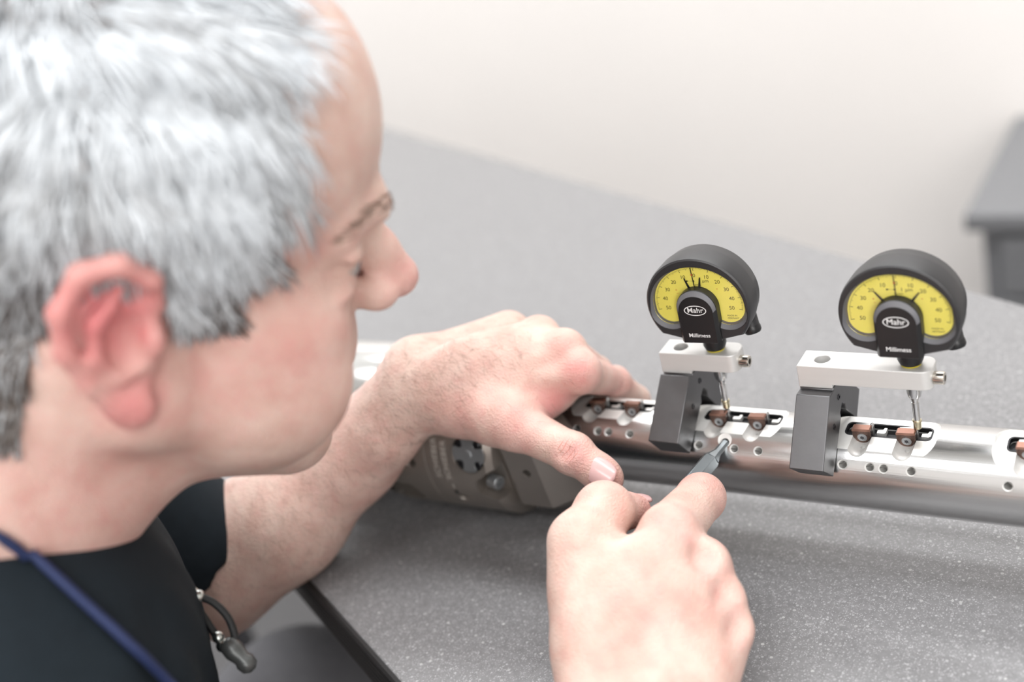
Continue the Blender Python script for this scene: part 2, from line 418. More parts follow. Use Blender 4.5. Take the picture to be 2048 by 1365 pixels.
ins_poly = [(-.0050, .0036), (-.0044, .0042), (.0046, .0046), (.0052, .0041), (.0049, -.0008), (.0026, -.0046), (.0008, -.0056), (-.0012, -.0056), (-.0030, -.0044), (-.0050, -.0008)]
for x, tn in INS:
    n, t = D(tn), T(tn)
    P3 = lambda u, v, w: XV * (x + u) + n * (HF + .0012 + v) + t * w
    io = obj('cutting_insert', MB().prism(ins_poly, P3, -.0030, .0008).mesh(), MT['insert'], tool, smooth=30, bevel=.0003, label='bronze-coated carbide cutting insert')
    top = [(-.0050, .0036), (-.0044, .0042), (.0046, .0046), (.0052, .0041), (.0050, .0030), (-.0050, .0026)]
    obj('cutting_edge', MB().prism([(u, v + .00008) for u, v in top], P3, -.00312, .0009).mesh(), MT['insedge'], io, smooth=30)
    s = MB(); o_ = P3(.0002, -.0012, -.0030)
    s.lathe([(.0026, 0), (.0026, .0002), (.0021, .0004)], o_, -t, 24)
    obj('clamp_screw', s.mesh(), MT['cover'], io, smooth=30)
    st = [(.0013 * (1 if k % 2 else .62) * cos(pi * k / 6), .0013 * (1 if k % 2 else .62) * sin(pi * k / 6)) for k in range(12)]
    obj('torx_socket', MB().prism(st, lambda u, v, w: o_ + XV * u + n * v - t * w, .0003, .00055).mesh(), MT['dark'], io, smooth=None)
    # cartridge behind the insert, lying in the slot
    cp = [(-.0046, -.0045), (.0050, -.0045), (.0056, .0030), (.0048, .0044), (.0040, .0036), (-.0010, .0030), (-.0046, .0024)]
    obj('insert_seat', MB().prism(cp, P3, .0009, .0040).mesh(), MT['seat'], tool, smooth=30, bevel=.0003, label='steel seat behind an insert')
    obj('cartridge_tab', MB().prism([(.0066, .0022), (.0104, .0022), (.0112, .0030), (.0112, .0068), (.0098, .0068), (.0094, .0050), (.0066, .0046)], lambda u, v, w: XV * (x + u) + n * w + t * v, HF - .0032, HF - .0006).mesh(), MT['milled'], tool, smooth=None)

for xm, tn in SLOTS:
    n, t = D(tn), T(tn); P3 = lambda u, v, w: XV * (xm + u) + t * v + n * w
    a_ = rrect(-.0220, .0242, -.0018, .0090, .0030, 5); b_ = rrect(-.0211, .0233, -.0009, .0081, .0023, 5)
    N_ = len(a_); mb = MB(); rr = [[P3(u, v, w) for u, v in q_] for q_, w in ((a_, HF - .0004), (a_, HF + .00018), (b_, HF + .00018), (b_, HF - .0026))]
    mb.loft(rr, cap=False)
    obj('slot_frame', mb.mesh(), MT['slot'], tool, smooth=30, label='black rim of a cartridge slot')
# shank
sh = MB().lathe([(.046, -.575), (.0525, -.572), (.0525, -.502), (.049, -.501), (.049, -.497), (RA, -.4955), (RA, -.4568), (RA - .0006, -.4564), (RA - .0006, -.4558), (RA, -.4554), (RA, -.4105), (RA - .0035, -.4065), (.045, -.405), (.02, -.405)], (0, 0, 0), (1, 0, 0), 128).mesh()
k1 = MB()
k1.lathe([(.0125, RA - .0022), (.0125, RA + .01)], XV * -.4221, D(15), 48)                       # seat of the cover disc
for x, th, r in ((-.469, 4.5, .0034), (-.4378, -25, .0034), (-.4380, 78, .0034)):
    k1.lathe([(r, RA - .012), (r, RA - .0012), (r + .001, RA + .0002), (r + .001, RA + .01)], XV * x, D(th), 24)
sh = boolean(sh, k1.mesh())
k2 = MB()
for th in (-27,):                                                                                 # driver slot at the rear
    n, t = D(th), T(th)
    k2.prism(rrect(-.545, -.474, -.0125, .0105, .008), lambda u, v, w: XV * u + t * v + n * w, RA - .010, RA + .01)
n, t = D(-9), T(-9)
k2.prism([(-.421, -.008), (-.4215, .004), (-.416, .0065), (-.41, .011), (-.395, .012), (-.395, -.012), (-.412, -.012)], lambda u, v, w: XV * u + t * v + n * w, RA - .013, RA + .01)
sh = boolean(sh, k2.mesh())
shO = obj('shank', sh, MT['shank'], tool, smooth=30, label='dark cylindrical shank')
obj('ground_collar', MB().lathe([(.0526, -.570), (.0527, -.5695), (.0527, -.5035), (.0526, -.503)], (0, 0, 0), (1, 0, 0), 96, cap=False).mesh(), MT['polish'], tool, smooth=40, label='bright ground rear collar')
# cover disc with four screws and a centre pin
n, t = D(15), T(15)
pts = []
for k in range(144):
    a = 2 * pi * k / 144; r = .0118
    for q in range(4):
        b = pi / 4 + q * pi / 2; da = abs((a - b + pi) % (2 * pi) - pi)
        if da < .34: r = min(r, .0118 - .0052 * sqrt(max(0, 1 - (da / .34) ** 2)))
    pts.append((r * cos(a), r * sin(a)))
pd = lambda u, v, w: XV * (-.4221 + u) + t * v + n * w
disc = obj('cover_disc', MB().prism(pts, pd, RA - .0022, RA - .0004).mesh(), MT['cover'], tool, smooth=30, bevel=.0002, label='round four-screw cover disc')
obj('disc_seat', MB().lathe([(.0124, 0), (.0124, .0003)], pd(0, 0, RA - .0023), n, 48).mesh(), MT['slot'], tool, smooth=30)
obj('disc_rim', MB().lathe([(.0127, 0), (.0127, .0006), (.0122, .0006), (.0122, 0)], pd(0, 0, RA - .0012), n, 64, cap=False).mesh(), MT['shank2'], tool, smooth=30)
obj('centre_pin', MB().lathe([(.0030, 0), (.0030, .0005), (.0026, .0007)], pd(0, 0, RA - .0004), n, 6).mesh(), MT['cover'], disc, smooth=20)
for q in range(4):
    a = pi / 4 + q * pi / 2; o_ = pd(.0091 * cos(a), .0091 * sin(a), RA - .0020)
    so = obj('cover_screw', MB().lathe([(.0026, 0), (.0026, .0010), (.0021, .0014), (.0012, .0014), (.0012, .0004)], o_, n, 24).mesh(), MT['dark'], disc, smooth=30)
# socket screw in the notch
n, t = D(-12), T(-12)
obj('socket_screw', MB().lathe([(.0046, 0), (.0046, .007), (.0042, .0075), (.0025, .0075), (.0025, .004)], XV * -.4165 + n * (RA - .0095) + t * -.001, XV + n * .25, 24).mesh(), MT['cover'], tool, smooth=30)
# engraved lettering on the shank
def wrap(s, size, x, th, m, bold=0.0, space=1.0, label=None):
    v, f = text_mesh(s, size, 'LEFT', bold, space)
    vs = []
    for a, b, c in v:
        d = D(th + math.degrees(a / RA)); vs.append(XV * (x - b) + d * (RA + .00012))
    obj('engraving', MB().add(vs, f).mesh(), m, tool, smooth=None, label=label)
wrap('SCHIEBER', .0060, -.4478, -5, MT['engr'], .00002, 1.08, 'engraved word SCHIEBER')
wrap('SCHIEBER', .0060, -.4405, -6, MT['engr'], .00002, 1.08, 'engraved word SCHIEBER')
for x, th0, th1, wd, m in ((-.4400, -14, -10, .0006, 'engr'), (-.4405, -21, -16.5, .003, 'engd'), (-.4515, 31, 36, .0007, 'engd'), (-.4538, 33.2, 33.9, .004, 'engd'),
                           (-.4392, 33, 38, .0005, 'engr'), (-.4350, 33, 38, .0005, 'engr'), (-.4370, 33, 33.5, .0046, 'engr'), (-.4370, 37.5, 38, .0046, 'engr')):
    mb = MB(); mb.loft([[XV * (x + s * wd / 2) + D(th) * (RA + .00012 * q) for s, q in ((-1, 0), (1, 0), (1, 1), (-1, 1))] for th in np.linspace(th0, th1, 4)])
    obj('engraved_mark', mb.mesh(), MT[m], tool, smooth=None)
# slide head
def octo(sc_, x, ry=.049):
    sh_ = max(0, x + .402)
    return [XV * (x - sh_ * k) + (D(a) * ry * sc_) for a, k in ((-8 - 31, 0), (-8 + 31, .05), (-8 + 76, .5), (120, .55), (165, .4), (205, .2), (250, 0), (285, 0))]
hd = MB().loft([octo(.93, -.4055), octo(1.0, -.402), octo(1.0, -.3795), octo(.965, -.3765), octo(.76, -.358), octo(.57, -.3505)]).mesh()
hk = MB().lathe([(.0028, .02), (.0028, .043), (.0036, .0445), (.0036, .06)], XV * -.389, D(-4), 24)
n, t = D(34), T(34)
hk.prism(rrect(-.41, -.3775, -.008, .008, .003), lambda u, v, w: XV * u + t * v + n * w, .0405, .06)
hd = boolean(hd, hk.mesh())
obj('slide_head', hd, MT['shank2'], tool, smooth=25, bevel=.0006, label='faceted slide head between shank and bar')

# ------------------------------------------------------------------ indicator stands and dial gauges
def stand(x0, x1, rot, ax1, ay0, ay1, az1, sx, sy, hz, label):
    ca, sa = cos(radians(rot)), sin(radians(rot))
    R_ = lambda y, z: (y * ca + z * sa, -y * sa + z * ca)
    root = thing('indicator_stand', (x0 * .5 + x1 * .5, 0, RB), label, 'gauge stand', 'indicator stands on the bar')
    zb = az1 - .0132                                                    # underside of the arm
    pr = [R_(-.0165, .0524), R_(-.0412, .0212), R_(-.0276, .0088), R_(-.0045, .0316), R_(-.0045, .0350), R_(.0, .0385), R_(.0045, .0350), R_(.0045, .0316), R_(.0200, .0158), R_(.0300, .0290)]
    yb = R_(.0300, .0290)
    pr += [(ay1 + .002, zb - .003), (ay1, zb + .0002), (ay0 + .0008, zb + .0002), (ay0 + .0004, zb - .0012)]
    blk = MB().prism(pr, lambda u, v, w: (w, u, v), x0, x1).mesh()
    bo = obj('vee_block', blk, MT['block'], root, smooth=25, bevel=.0005, label='dark steel vee block')
    for yy, zz in ((-.004, .0445), (-.0165, .0335)):
        y_, z_ = R_(yy, zz)
        obj('set_screw', MB().lathe([(.0017, 0), (.0017, .0005), (.0009, .0005), (.0009, .0001)], (x1 - .0001, y_, z_), (1, 0, 0), 20).mesh(), MT['dark'], bo, smooth=30)
    # arm
    r = .0055
    pl = [(x0 - .0002, ay0), (ax1 - r, ay0)] + [(ax1 - r + r * sin(a), ay0 + r - r * cos(a)) for a in [radians(q) for q in range(15, 91, 15)]] + \
         [(ax1 - r + r * cos(a), ay1 - r + r * sin(a)) for a in [radians(q) for q in range(0, 91, 15)]] + [(x0 - .0002, ay1)]
    arm = MB().prism(pl, lambda u, v, w: (u, v, w), zb + .0022, az1).mesh()
    ym = (ay0 + ay1) / 2
    foot = MB().box(x0 - .0002, x1 - .0005, ay0, ay1, zb, zb + .004).mesh()
    arm = boolean(arm, foot, 'UNION')
    cut = MB().cyl((x0 + hz, ym, zb - .01), (x0 + hz, ym, az1 + .01), .0042, 40).cyl((sx, sy, zb - .01), (sx, sy, az1 + .01), .0040, 40)
    arm = boolean(arm, cut.mesh())
    ao = obj('arm', arm, MT['alu'], root, smooth=30, bevel=.0005, label='pale aluminium clamping arm')
    s_ = MB().lathe([(.0032, 0), (.0034, .0004), (.0034, .0052), (.0030, .0056), (.0017, .0056), (.0017, .0030)], (ax1 - .0002, ay0 + .0062, az1 - .0062), (1, 0, 0), 36)
    obj('clamp_screw', s_.mesh(), MT['nickel'], root, smooth=30, label='socket-head clamp screw')
    obj('hex_socket', MB().lathe([(.0018, 0), (.0018, .0003)], (ax1 + .0032, ay0 + .0062, az1 - .0062), (1, 0, 0), 6).mesh(), MT['dark'], root, smooth=None)
    obj('bore_plug', MB().lathe([(.0041, 0), (.0041, .0005)], (x0 + hz, ym, zb + .0006), (0, 0, 1), 32).mesh(), MT['alu'], root, smooth=30).name = 'bore_floor'  # thin disc of arm metal closing the bore near its bottom
    return root

def gauge(sx, sy, za, ztip, label, m1, m2, pa, yaw=0):
    """sx, sy: stem axis; za: top of the arm; ztip: contact height; m1/m2: tolerance marker angles; pa: pointer angle"""
    root = thing('dial_gauge', (sx, sy, ztip), label, 'dial gauge', 'dial gauges over the bar')
    zc = za + .0345
    def Q(u, v, y): return (sx + u * cos(yaw) - y * sin(yaw) * 1, sy + y * cos(yaw) + u * sin(yaw), zc + v)
    def outline(s, n=56):
        p = []
        for k in range(n + 1):
            a = radians(-37 + 254 * k / n); p.append((.0299 * s * cos(a), .0289 * s * sin(a)))
        p += [(-.0105 * s, -.0209 * s), (.0105 * s, -.0209 * s)]
        return p
    hs = MB().loft([[Q(u, v, y) for u, v in outline(s)] for s, y in ((.955, -.0147), (.985, -.0140), (1.0, -.0120), (.99, -.0010), (.96, -.0006), (.945, .0070), (.90, .0092))]).mesh()
    def dialp(s, n=40):
        p = []
        for k in range(n + 1):
            a = pi * k / n; p.append((.0258 * cos(a), .0005 + .0222 * sin(a)))
        for k in range(1, 16):
            a = pi + pi * k / 16; p.append((-.0165 + .0093 * cos(a), -.0020 + .0094 * sin(a)))
        p += [(-.0072, .002), (.0072, .002)]
        for k in range(1, 16):
            a = pi + pi * k / 16; p.append((.0165 + .0093 * cos(a), -.0020 + .0094 * sin(a)))
        return p
    def grow(p, d):
        out = []; n = len(p)
        for i, (u, v) in enumerate(p):
            (a, b), (c, e) = p[i - 1], p[(i + 1) % n]; tx, ty = c - a, e - b; l = hypot(tx, ty) or 1
            dd_ = d * (.42 + .58 * min(1, max(0, (-v + .002) / .009))) if d > 0 else d; out.append((u + ty / l * dd_, v - tx / l * dd_))
        return out
    base = dialp(1)
    cut = MB().loft([[Q(u, v, y) for u, v in grow(base, d)] for d, y in ((.0040, -.0170), (.0030, -.0148), (.0000, -.0110))])
    hs = boolean(hs, cut.mesh())
    ho = obj('housing', hs, MT['gblk'], root, smooth=28, label='black cast housing')
    # grey bevelled rim of the dial opening
    rim = MB(); A = [Q(u, v, -.01485) for u, v in grow(base, .0027)]; B = [Q(u, v, -.0111) for u, v in grow(base, -.0003)]
    rim.loft([A, B], cap=False)
    obj('bezel_rim', rim.mesh(), MT['grim'], root, smooth=40, label='grey bevelled rim')
    dm = MB().add([Q(u, v, -.01125) for u, v in base], [tuple(range(len(base)))])
    dm.add([Q(u, v, -.0108) for u, v in base], [tuple(range(len(base)))[::-1]])
    dial = obj('dial_face', dm.mesh(), MT['dial'], root, smooth=None, label='yellow dial')
    # glass
    gm = MB().loft([[Q(u, v, y) for u, v in grow(base, .0006)] for y in (-.01285, -.01245)])
    obj('glass', gm.mesh(), MT['glass'], root, smooth=None, label='clear dial glass')
    # scale: 0 at the top, 50 at both ends
    def ang(val): return radians(90 - val * 2.02)
    def elp(val, k): a = ang(val); return (.0252 * k * cos(a), .0005 + .0217 * k * sin(a))
    tk = MB(); yq = -.01132
    for val in np.arange(-50, 50.1, 1):
        r0 = .905 if val % 10 == 0 else (.935 if val % 5 == 0 else .955)
        (u0, v0), (u1, v1) = elp(val, r0), elp(val, .988); a = ang(val); wd = .00009 if val % 10 else .00014
        du, dv = -sin(a) * wd, cos(a) * wd
        tk.add([Q(u0 - du, v0 - dv, yq), Q(u0 + du, v0 + dv, yq), Q(u1 + du, v1 + dv, yq), Q(u1 - du, v1 - dv, yq)], [(0, 1, 2, 3)])
    obj('scale_ticks', tk.mesh(), MT['ink'], dial, smooth=None)
    def put(s, u, v, size, y, m, par, nm, bold=0.0, lab=None):
        vv, ff = text_mesh(s, size, 'CENTER', bold)
        return obj(nm, MB().add([Q(u + a, v + b, y) for a, b, c in vv], ff).mesh(), m, par, smooth=None, label=lab)
    for val in range(-50, 51, 10):
        u, v = elp(val, .77 if abs(val) != 50 else .74)
        put(str(abs(val)), u, v, .0031, yq, MT['ink'], dial, 'scale_number')
    put('1 \u00b5m', .0048, .0139, .0029, yq, MT['ink'], dial, 'unit_print')
    put('7 jewels', .0008, .0116, .0014, yq, MT['ink'], dial, 'small_print')
    put('MADE IN', .0178, -.0072, .0014, yq, MT['ink'], dial, 'small_print'); put('GERMANY', .0182, -.0088, .0014, yq, MT['ink'], dial, 'small_print')
    tr = MB()
    for s_, c_ in ((1, -.0042), (-1, -.0012)):
        tr.add([Q(c_ - .0008 * s_, .0139 + .0006, yq), Q(c_ - .0008 * s_, .0139 - .0006, yq), Q(c_ + .0007 * s_, .0139, yq)], [(0, 1, 2)])
    tr.add([Q(-.0036, .01396, yq), Q(-.0036, .01384, yq), Q(-.0018, .01384, yq), Q(-.0018, .01396, yq)], [(0, 1, 2, 3)])
    obj('range_symbol', tr.mesh(), MT['ink'], dial, smooth=None)
    put('+', -.0118, .0084, .0022, yq, MT['red'], dial, 'red_mark'); put('\u2013', -.0113, .0066, .0022, yq, MT['red'], dial, 'red_mark'); put('+', .0118, .0090, .0018, yq, MT['red'], dial, 'red_mark')
    # pointer and tolerance markers
    def hand(a, r0, r1, w0, w1, y, nm, m):
        a = radians(90 - a); d = (cos(a), sin(a)); q = (-sin(a), cos(a))
        f = lambda r, s: Q(d[0] * r + q[0] * s, -.001 + d[1] * r + q[1] * s, y)
        mb = MB().loft([[f(r0, -w0), f(r0, w0), f(r1, w1), f(r1, -w1)], [tuple(np.array(f(*p)) + [0, .00035, 0]) for p in ((r0, -w0), (r0, w0), (r1, w1), (r1, -w1))]])
        return obj(nm, mb.mesh(), m, root, smooth=None)
    pt = hand(pa, .009, .0232, .00022, .00016, -.0121, 'pointer', MT['gblk2'])
    hand(pa, .0186, .0194, .0004, .0004, -.01225, 'pointer_dot', MT['red'])
    for a in (m1, m2): hand(a, .0100, .0176, .0007, .00028, -.0122, 'tolerance_marker', MT['gblk2'])
    # front cover
    def arch(h, top, bot, n=24):
        return [(h * cos(pi * k / n), top - h + h * sin(pi * k / n)) for k in range(n + 1)] + [(-h * .99, bot), (h * .99, bot)]
    cv = MB().loft([[Q(u, v, y) for u, v in arch(h, tp, bt)] for h, tp, bt, y in ((.0116, .0108, -.0204, -.0112), (.0115, .0107, -.0206, -.0160), (.0112, .0104, -.0208, -.0165), (.0098, .0078, -.0208, -.0180), (.0097, .0077, -.0206, -.0182))])
    co = obj('front_cover', cv.mesh(), MT['gblk2'], root, smooth=24, label='black arched front cover')
    rm = MB().loft([[Q(u, v, y) for u, v in arch(h, tp, bt)[:25]] for h, tp, bt, y in ((.01125, .01045, -.0208, -.01655), (.00985, .00785, -.0208, -.01805))], cap=False)
    rm.f = [f for f in rm.f if not (0 in f and 24 in f)]
    obj('cover_bevel', rm.mesh(), MT['grim'], co, smooth=40)
    yl = -.01832
    put('Mahr', 0, -.0005, .0044, yl, MT['white'], co, 'logo_lettering', .00003, 'white lettering Mahr')
    put('Millimess', 0, -.0160, .0034, yl, MT['white'], co, 'name_lettering', .00003, 'white lettering Millimess')
    el = MB(); o1 = [(.0064 * cos(2 * pi * k / 48), -.0006 + .0031 * sin(2 * pi * k / 48)) for k in range(48)]; o2 = [(.0059 * cos(2 * pi * k / 48), -.0006 + .00265 * sin(2 * pi * k / 48)) for k in range(48)]
    el.add([Q(u, v, yl) for u, v in o1 + o2], [(k, (k + 1) % 48, 48 + (k + 1) % 48, 48 + k) for k in range(48)])
    obj('logo_ring', el.mesh(), MT['white'], co, smooth=None, label='white oval logo ring')
    # neck, stem, probe
    zz = lambda z: z - zc
    ax = Vector((sx, sy, 0))
    obj('neck', MB().lathe([(.0064, zc - .0205), (.0066, za + .0070), (.0066, za + .0035), (.0056, za + .0010), (.0050, za + .0008)], ax, (0, 0, 1), 40).mesh(), MT['gblk2'], root, smooth=30)
    obj('neck_ring', MB().lathe([(.0052, za + .0001), (.0052, za + .0009)], ax, (0, 0, 1), 40).mesh(), MT['gold'], root, smooth=30, label='yellow ring under the neck')
    zb = za - .0132
    L = zb - ztip
    obj('stem', MB().lathe([(.0038, za), (.0038, zb - .0038), (.0033, zb - .0062), (.0021, zb - .0072), (.0021, zb - .0082), (.0017, zb - .0084), (.0017, zb - .0098), (.0019, zb - .0100), (.0019, ztip + .0062), (.0017, ztip + .0060)], ax, (0, 0, 1), 36).mesh(), MT['chrome'], root, smooth=30, label='chromed stem')
    obj('probe_tip', MB().lathe([(.0022, ztip + .0064), (.0024, ztip + .0060), (.0024, ztip + .0052), (.0021, ztip + .0050), (.0021, ztip + .0012), (.0012, ztip + .0002), (.0003, ztip)], ax, (0, 0, 1), 28).mesh(), MT['tip'], root, smooth=40, label='brass-coloured probe tip')
    # lifting knob below right
    kn = Vector(Q(.0222, -.0228, .0030)); kd = Vector((.25, -.15, -1)).normalized()
    obj('knob_boss', MB().lathe([(.0050, -.0100), (.0046, -.0020)], kn, kd, 32).mesh(), MT['gblk'], root, smooth=30)
    ko = obj('side_knob', MB().lathe([(.0030, -.0024), (.0046, -.0020), (.0049, -.0008), (.0049, .0012), (.0042, .0024), (.0012, .0026)], kn, kd, 32).mesh(), MT['gblk2'], root, smooth=35)
    return root

GY1, GY2 = .0035, -.0018
stand(-.3020, -.2835, 9, -.2555, GY1 - .0080, GY1 + .0080, .0665, -.2700, GY1, .0105, 'short-armed indicator stand with the vee block nearest the hand on the shank')
stand(-.2185, -.2000, 0, -.1490, GY2 - .0085, GY2 + .0085, .0665, -.1605, GY2, .0115, 'long-armed indicator stand with the dark vee block set further from the hand on the shank')
gauge(-.2700, GY1, .0665, .0262, 'yellow-dialled indicator gauge on the short arm, its tolerance markers close together', -19, 11, -3, .05)
gauge(-.1605, GY2, .0665, .0262, 'yellow-dialled indicator gauge on the long arm, its tolerance markers wide apart', -38, 38, -2, .0)

# ------------------------------------------------------------------ screwdriver
tip = np.array([-.2647, -.0165, .0165])
q2 = at(1300, 1067, .640); dd = Vector(q2 - tip).normalized(); tp = Vector(tip)
drv = thing('screwdriver', tp, 'slim grey hexagonal driver held in a hand, tip in the bar', 'screwdriver')
obj('blade', MB().lathe([(.0019, -.0005), (.0024, .0004), (.0024, .0090), (.0050, .0160)], tp, dd, 8).mesh(), MT['driver'], drv, smooth=20)
obj('shaft', MB().lathe([(.0048, .0155), (.0056, .0180), (.0056, .058)], tp, dd, 6).mesh(), MT['driver'], drv, smooth=20, bevel=.0003)
obj('handle', MB().lathe([(.0058, .054), (.0066, .058), (.0072, .070), (.0066, .100), (.0072, .122), (.0056, .130), (.002, .132)], tp, dd, 24).mesh(), MT['handle'], drv, smooth=40)

# ------------------------------------------------------------------ smooth solids: signed distance grid -> surface net
class SDF:
    def __init__(s, lo, hi, h):
        s.lo = np.array(lo, float); s.h = h
        s.n = (np.ceil((np.array(hi, float) - s.lo) / h).astype(int) + 1)
        s.ax = [(s.lo[i] + h * np.arange(s.n[i])).astype(np.float32) for i in range(3)]
        s.d = np.full(tuple(s.n), .03, np.float32)
    def sl(s, lo, hi):
        a = np.clip(np.floor((np.array(lo) - s.lo) / s.h).astype(int), 0, s.n - 1)
        b = np.clip(np.ceil((np.array(hi) - s.lo) / s.h).astype(int) + 1, 1, s.n)
        return tuple(slice(int(i), int(max(j, i + 1))) for i, j in zip(a, b))
    def pts(s, S): return np.meshgrid(*[s.ax[i][S[i]] for i in range(3)], indexing='ij', sparse=True)
    def mix(s, S, e, k, op):
        d = s.d[S]
        if op == 'add':
            hh = np.clip(.5 + .5 * (d - e) / k, 0, 1); s.d[S] = d * (1 - hh) + e * hh - k * hh * (1 - hh)
        else:
            hh = np.clip(.5 - .5 * (d + e) / k, 0, 1); s.d[S] = d * (1 - hh) - e * hh + k * hh * (1 - hh)
    def cone(s, a, b, r1, r2, k=.004, op='add', flat=None):
        """round cone a-b; flat=(axis, factor) squeezes the section along axis"""
        a = np.array(a, float); b = np.array(b, float); m = max(r1, r2) * (flat[2] if flat and len(flat) > 2 else 1.0) + k * 1.5 + .006
        S = s.sl(np.minimum(a, b) - m, np.maximum(a, b) + m); X, Y, Z = s.pts(S)
        ba = b - a; l2 = max(float(ba @ ba), 1e-12)
        px, py, pz = X - a[0], Y - a[1], Z - a[2]
        t = np.clip((px * ba[0] + py * ba[1] + pz * ba[2]) / l2, 0, 1)
        qx, qy, qz = px - t * ba[0], py - t * ba[1], pz - t * ba[2]
        if flat:
            u = np.array(flat[0], float); u /= np.linalg.norm(u); c = qx * u[0] + qy * u[1] + qz * u[2]
            g_ = (1 / flat[1] - 1) * c; qx, qy, qz = qx + g_ * u[0], qy + g_ * u[1], qz + g_ * u[2]
        e = np.sqrt(qx * qx + qy * qy + qz * qz) - (r1 + (r2 - r1) * t)
        if flat: e = e * min(1.0, flat[1] + .25)
        s.mix(S, e.astype(np.float32), k, op)
    def chain(s, pts, rs, k=.004, op='add', flat=None):
        for i in range(len(pts) - 1): s.cone(pts[i], pts[i + 1], rs[i], rs[i + 1], k, op, flat)
    def ell(s, c, r, R=None, k=.006, op='add'):
        c = np.array(c, float); r = np.array(r, float); R = np.eye(3) if R is None else np.array(R, float)   # rows of R: local axes
        m = max(r) + k * 1.5 + .006
        S = s.sl(c - m, c + m); X, Y, Z = s.pts(S); p = (X - c[0], Y - c[1], Z - c[2])
        q = [R[i][0] * p[0] + R[i][1] * p[1] + R[i][2] * p[2] for i in range(3)]
        k0 = np.sqrt(sum((q[i] / r[i]) ** 2 for i in range(3))); k1 = np.sqrt(sum((q[i] / r[i] ** 2) ** 2 for i in range(3))) + 1e-6
        s.mix(S, (k0 * (k0 - 1) / k1).astype(np.float32), k, op)
    def net(s, smooth=2):
        d = s.d; n = s.n; ins = d < 0
        c = np.zeros(tuple(n - 1), np.int8)
        for i in (0, 1):
            for j in (0, 1):
                for k in (0, 1):
                    c += ins[i:n[0] - 1 + i, j:n[1] - 1 + j, k:n[2] - 1 + k]
        act = np.argwhere((c > 0) & (c < 8)); N = len(act)
        idx = np.full(tuple(n - 1), -1, np.int32); idx[tuple(act.T)] = np.arange(N)
        acc = np.zeros((N, 3)); cnt = np.zeros(N)
        corner = {(i, j, k): d[act[:, 0] + i, act[:, 1] + j, act[:, 2] + k].astype(float) for i in (0, 1) for j in (0, 1) for k in (0, 1)}
        for a in corner:
            for ax in range(3):
                if a[ax] == 0:
                    b = list(a); b[ax] = 1; b = tuple(b); va, vb = corner[a], corner[b]
                    m = (va < 0) != (vb < 0); t = np.where(m, va / np.where(m, va - vb, 1), 0)
                    p = np.tile(np.array(a, float), (N, 1)); p[:, ax] = t
                    acc[m] += p[m]; cnt[m] += 1
        V = s.lo + (act + acc / cnt[:, None]) * s.h
        F = []
        for ax in range(3):
            o1, o2 = [(1, 2), (2, 0), (0, 1)][ax]
            sa = [slice(None)] * 3; sb = [slice(None)] * 3; sa[ax] = slice(0, n[ax] - 1); sb[ax] = slice(1, n[ax])
            e = np.argwhere(ins[tuple(sa)] != ins[tuple(sb)])
            e = e[(e[:, o1] > 0) & (e[:, o2] > 0) & (e[:, o1] < n[o1] - 1) & (e[:, o2] < n[o2] - 1)]
            q = []
            for (x, y) in ((1, 1), (0, 1), (0, 0), (1, 0)):
                p = e.copy(); p[:, o1] -= x; p[:, o2] -= y; q.append(idx[tuple(p.T)])
            q = np.stack(q, 1); fl = ~ins[tuple(e.T)]; q[fl] = q[fl][:, ::-1]; F.append(q)
        F = np.concatenate(F); F = F[(F >= 0).all(1)]
        for _ in range(smooth):
            A = np.zeros((N, 3)); w_ = np.zeros(N)
            for i in range(4):
                a, b = F[:, i], F[:, (i + 1) % 4]
                for ax in range(3):
                    A[:, ax] += np.bincount(a, V[b, ax], N) + np.bincount(b, V[a, ax], N)
                w_ += np.bincount(a, minlength=N) + np.bincount(b, minlength=N)
            V = V * .5 + .5 * A / np.maximum(w_, 1)[:, None]
        return V, F

def mesh_of(V, F, name='m'):
    me = bpy.data.meshes.new(name)
    me.vertices.add(len(V)); me.vertices.foreach_set('co', np.asarray(V, np.float32).ravel())
    me.loops.add(F.size); me.loops.foreach_set('vertex_index', np.asarray(F, np.int32).ravel())
    me.polygons.add(len(F)); me.polygons.foreach_set('loop_start', np.arange(0, F.size, F.shape[1], dtype=np.int32))
    me.update(calc_edges=True); me.validate()
    return me

def vnormals(V, F):
    n = np.cross(V[F[:, 2]] - V[F[:, 0]], V[F[:, 3]] - V[F[:, 1]]); o = np.zeros_like(V)
    for i in range(4):
        for ax in range(3): o[:, ax] += np.bincount(F[:, i], n[:, ax], len(V))
    return o / np.maximum(np.linalg.norm(o, axis=1), 1e-12)[:, None]

def spots(V, lst):
    """soft colour patches: (centre, radius, strength)"""
    o = np.zeros(len(V))
    for c, r, s in lst: o = np.maximum(o, s * np.exp(-(((V - np.array(c)) ** 2).sum(1)) / (r * r)))
    return o
nrm = lambda v: np.array(v, float) / np.linalg.norm(v)
VUP = M[:, 1]; VRT = M[:, 0]; VBK = M[:, 2]          # view up / right / towards the camera

# ------------------------------------------------------------------ left forearm and hand, resting on the shank
A = lambda *a: at(*a)
L = dict(E=A(430, 1160, .80), F1=A(568, 1036, .785), F2=A(705, 905, .772), W=A(835, 778, .742),
         I=A(1158, 746, .708), Mi=A(1128, 705, .717), R=A(1078, 676, .736), Pk=A(1018, 668, .757),
         C=A(925, 812, .733), T1=A(1036, 852, .697), T2=A(1146, 908, .676), T3=A(1207, 952, .668))
L['I1'] = A(1230, 764, .757); L['I2'] = A(1274, 798, .778); L['I3'] = A(1290, 845, .79)
L['M1'] = A(1192, 745, .772); L['M2'] = A(1205, 800, .795); L['M3'] = A(1190, 850, .805)
L['R1'] = A(1135, 728, .798); L['R2'] = A(1150, 800, .822); L['R3'] = A(1140, 850, .828)
L['P1'] = A(1070, 728, .808); L['P2'] = A(1085, 790, .832); L['P3'] = A(1080, 830, .838)
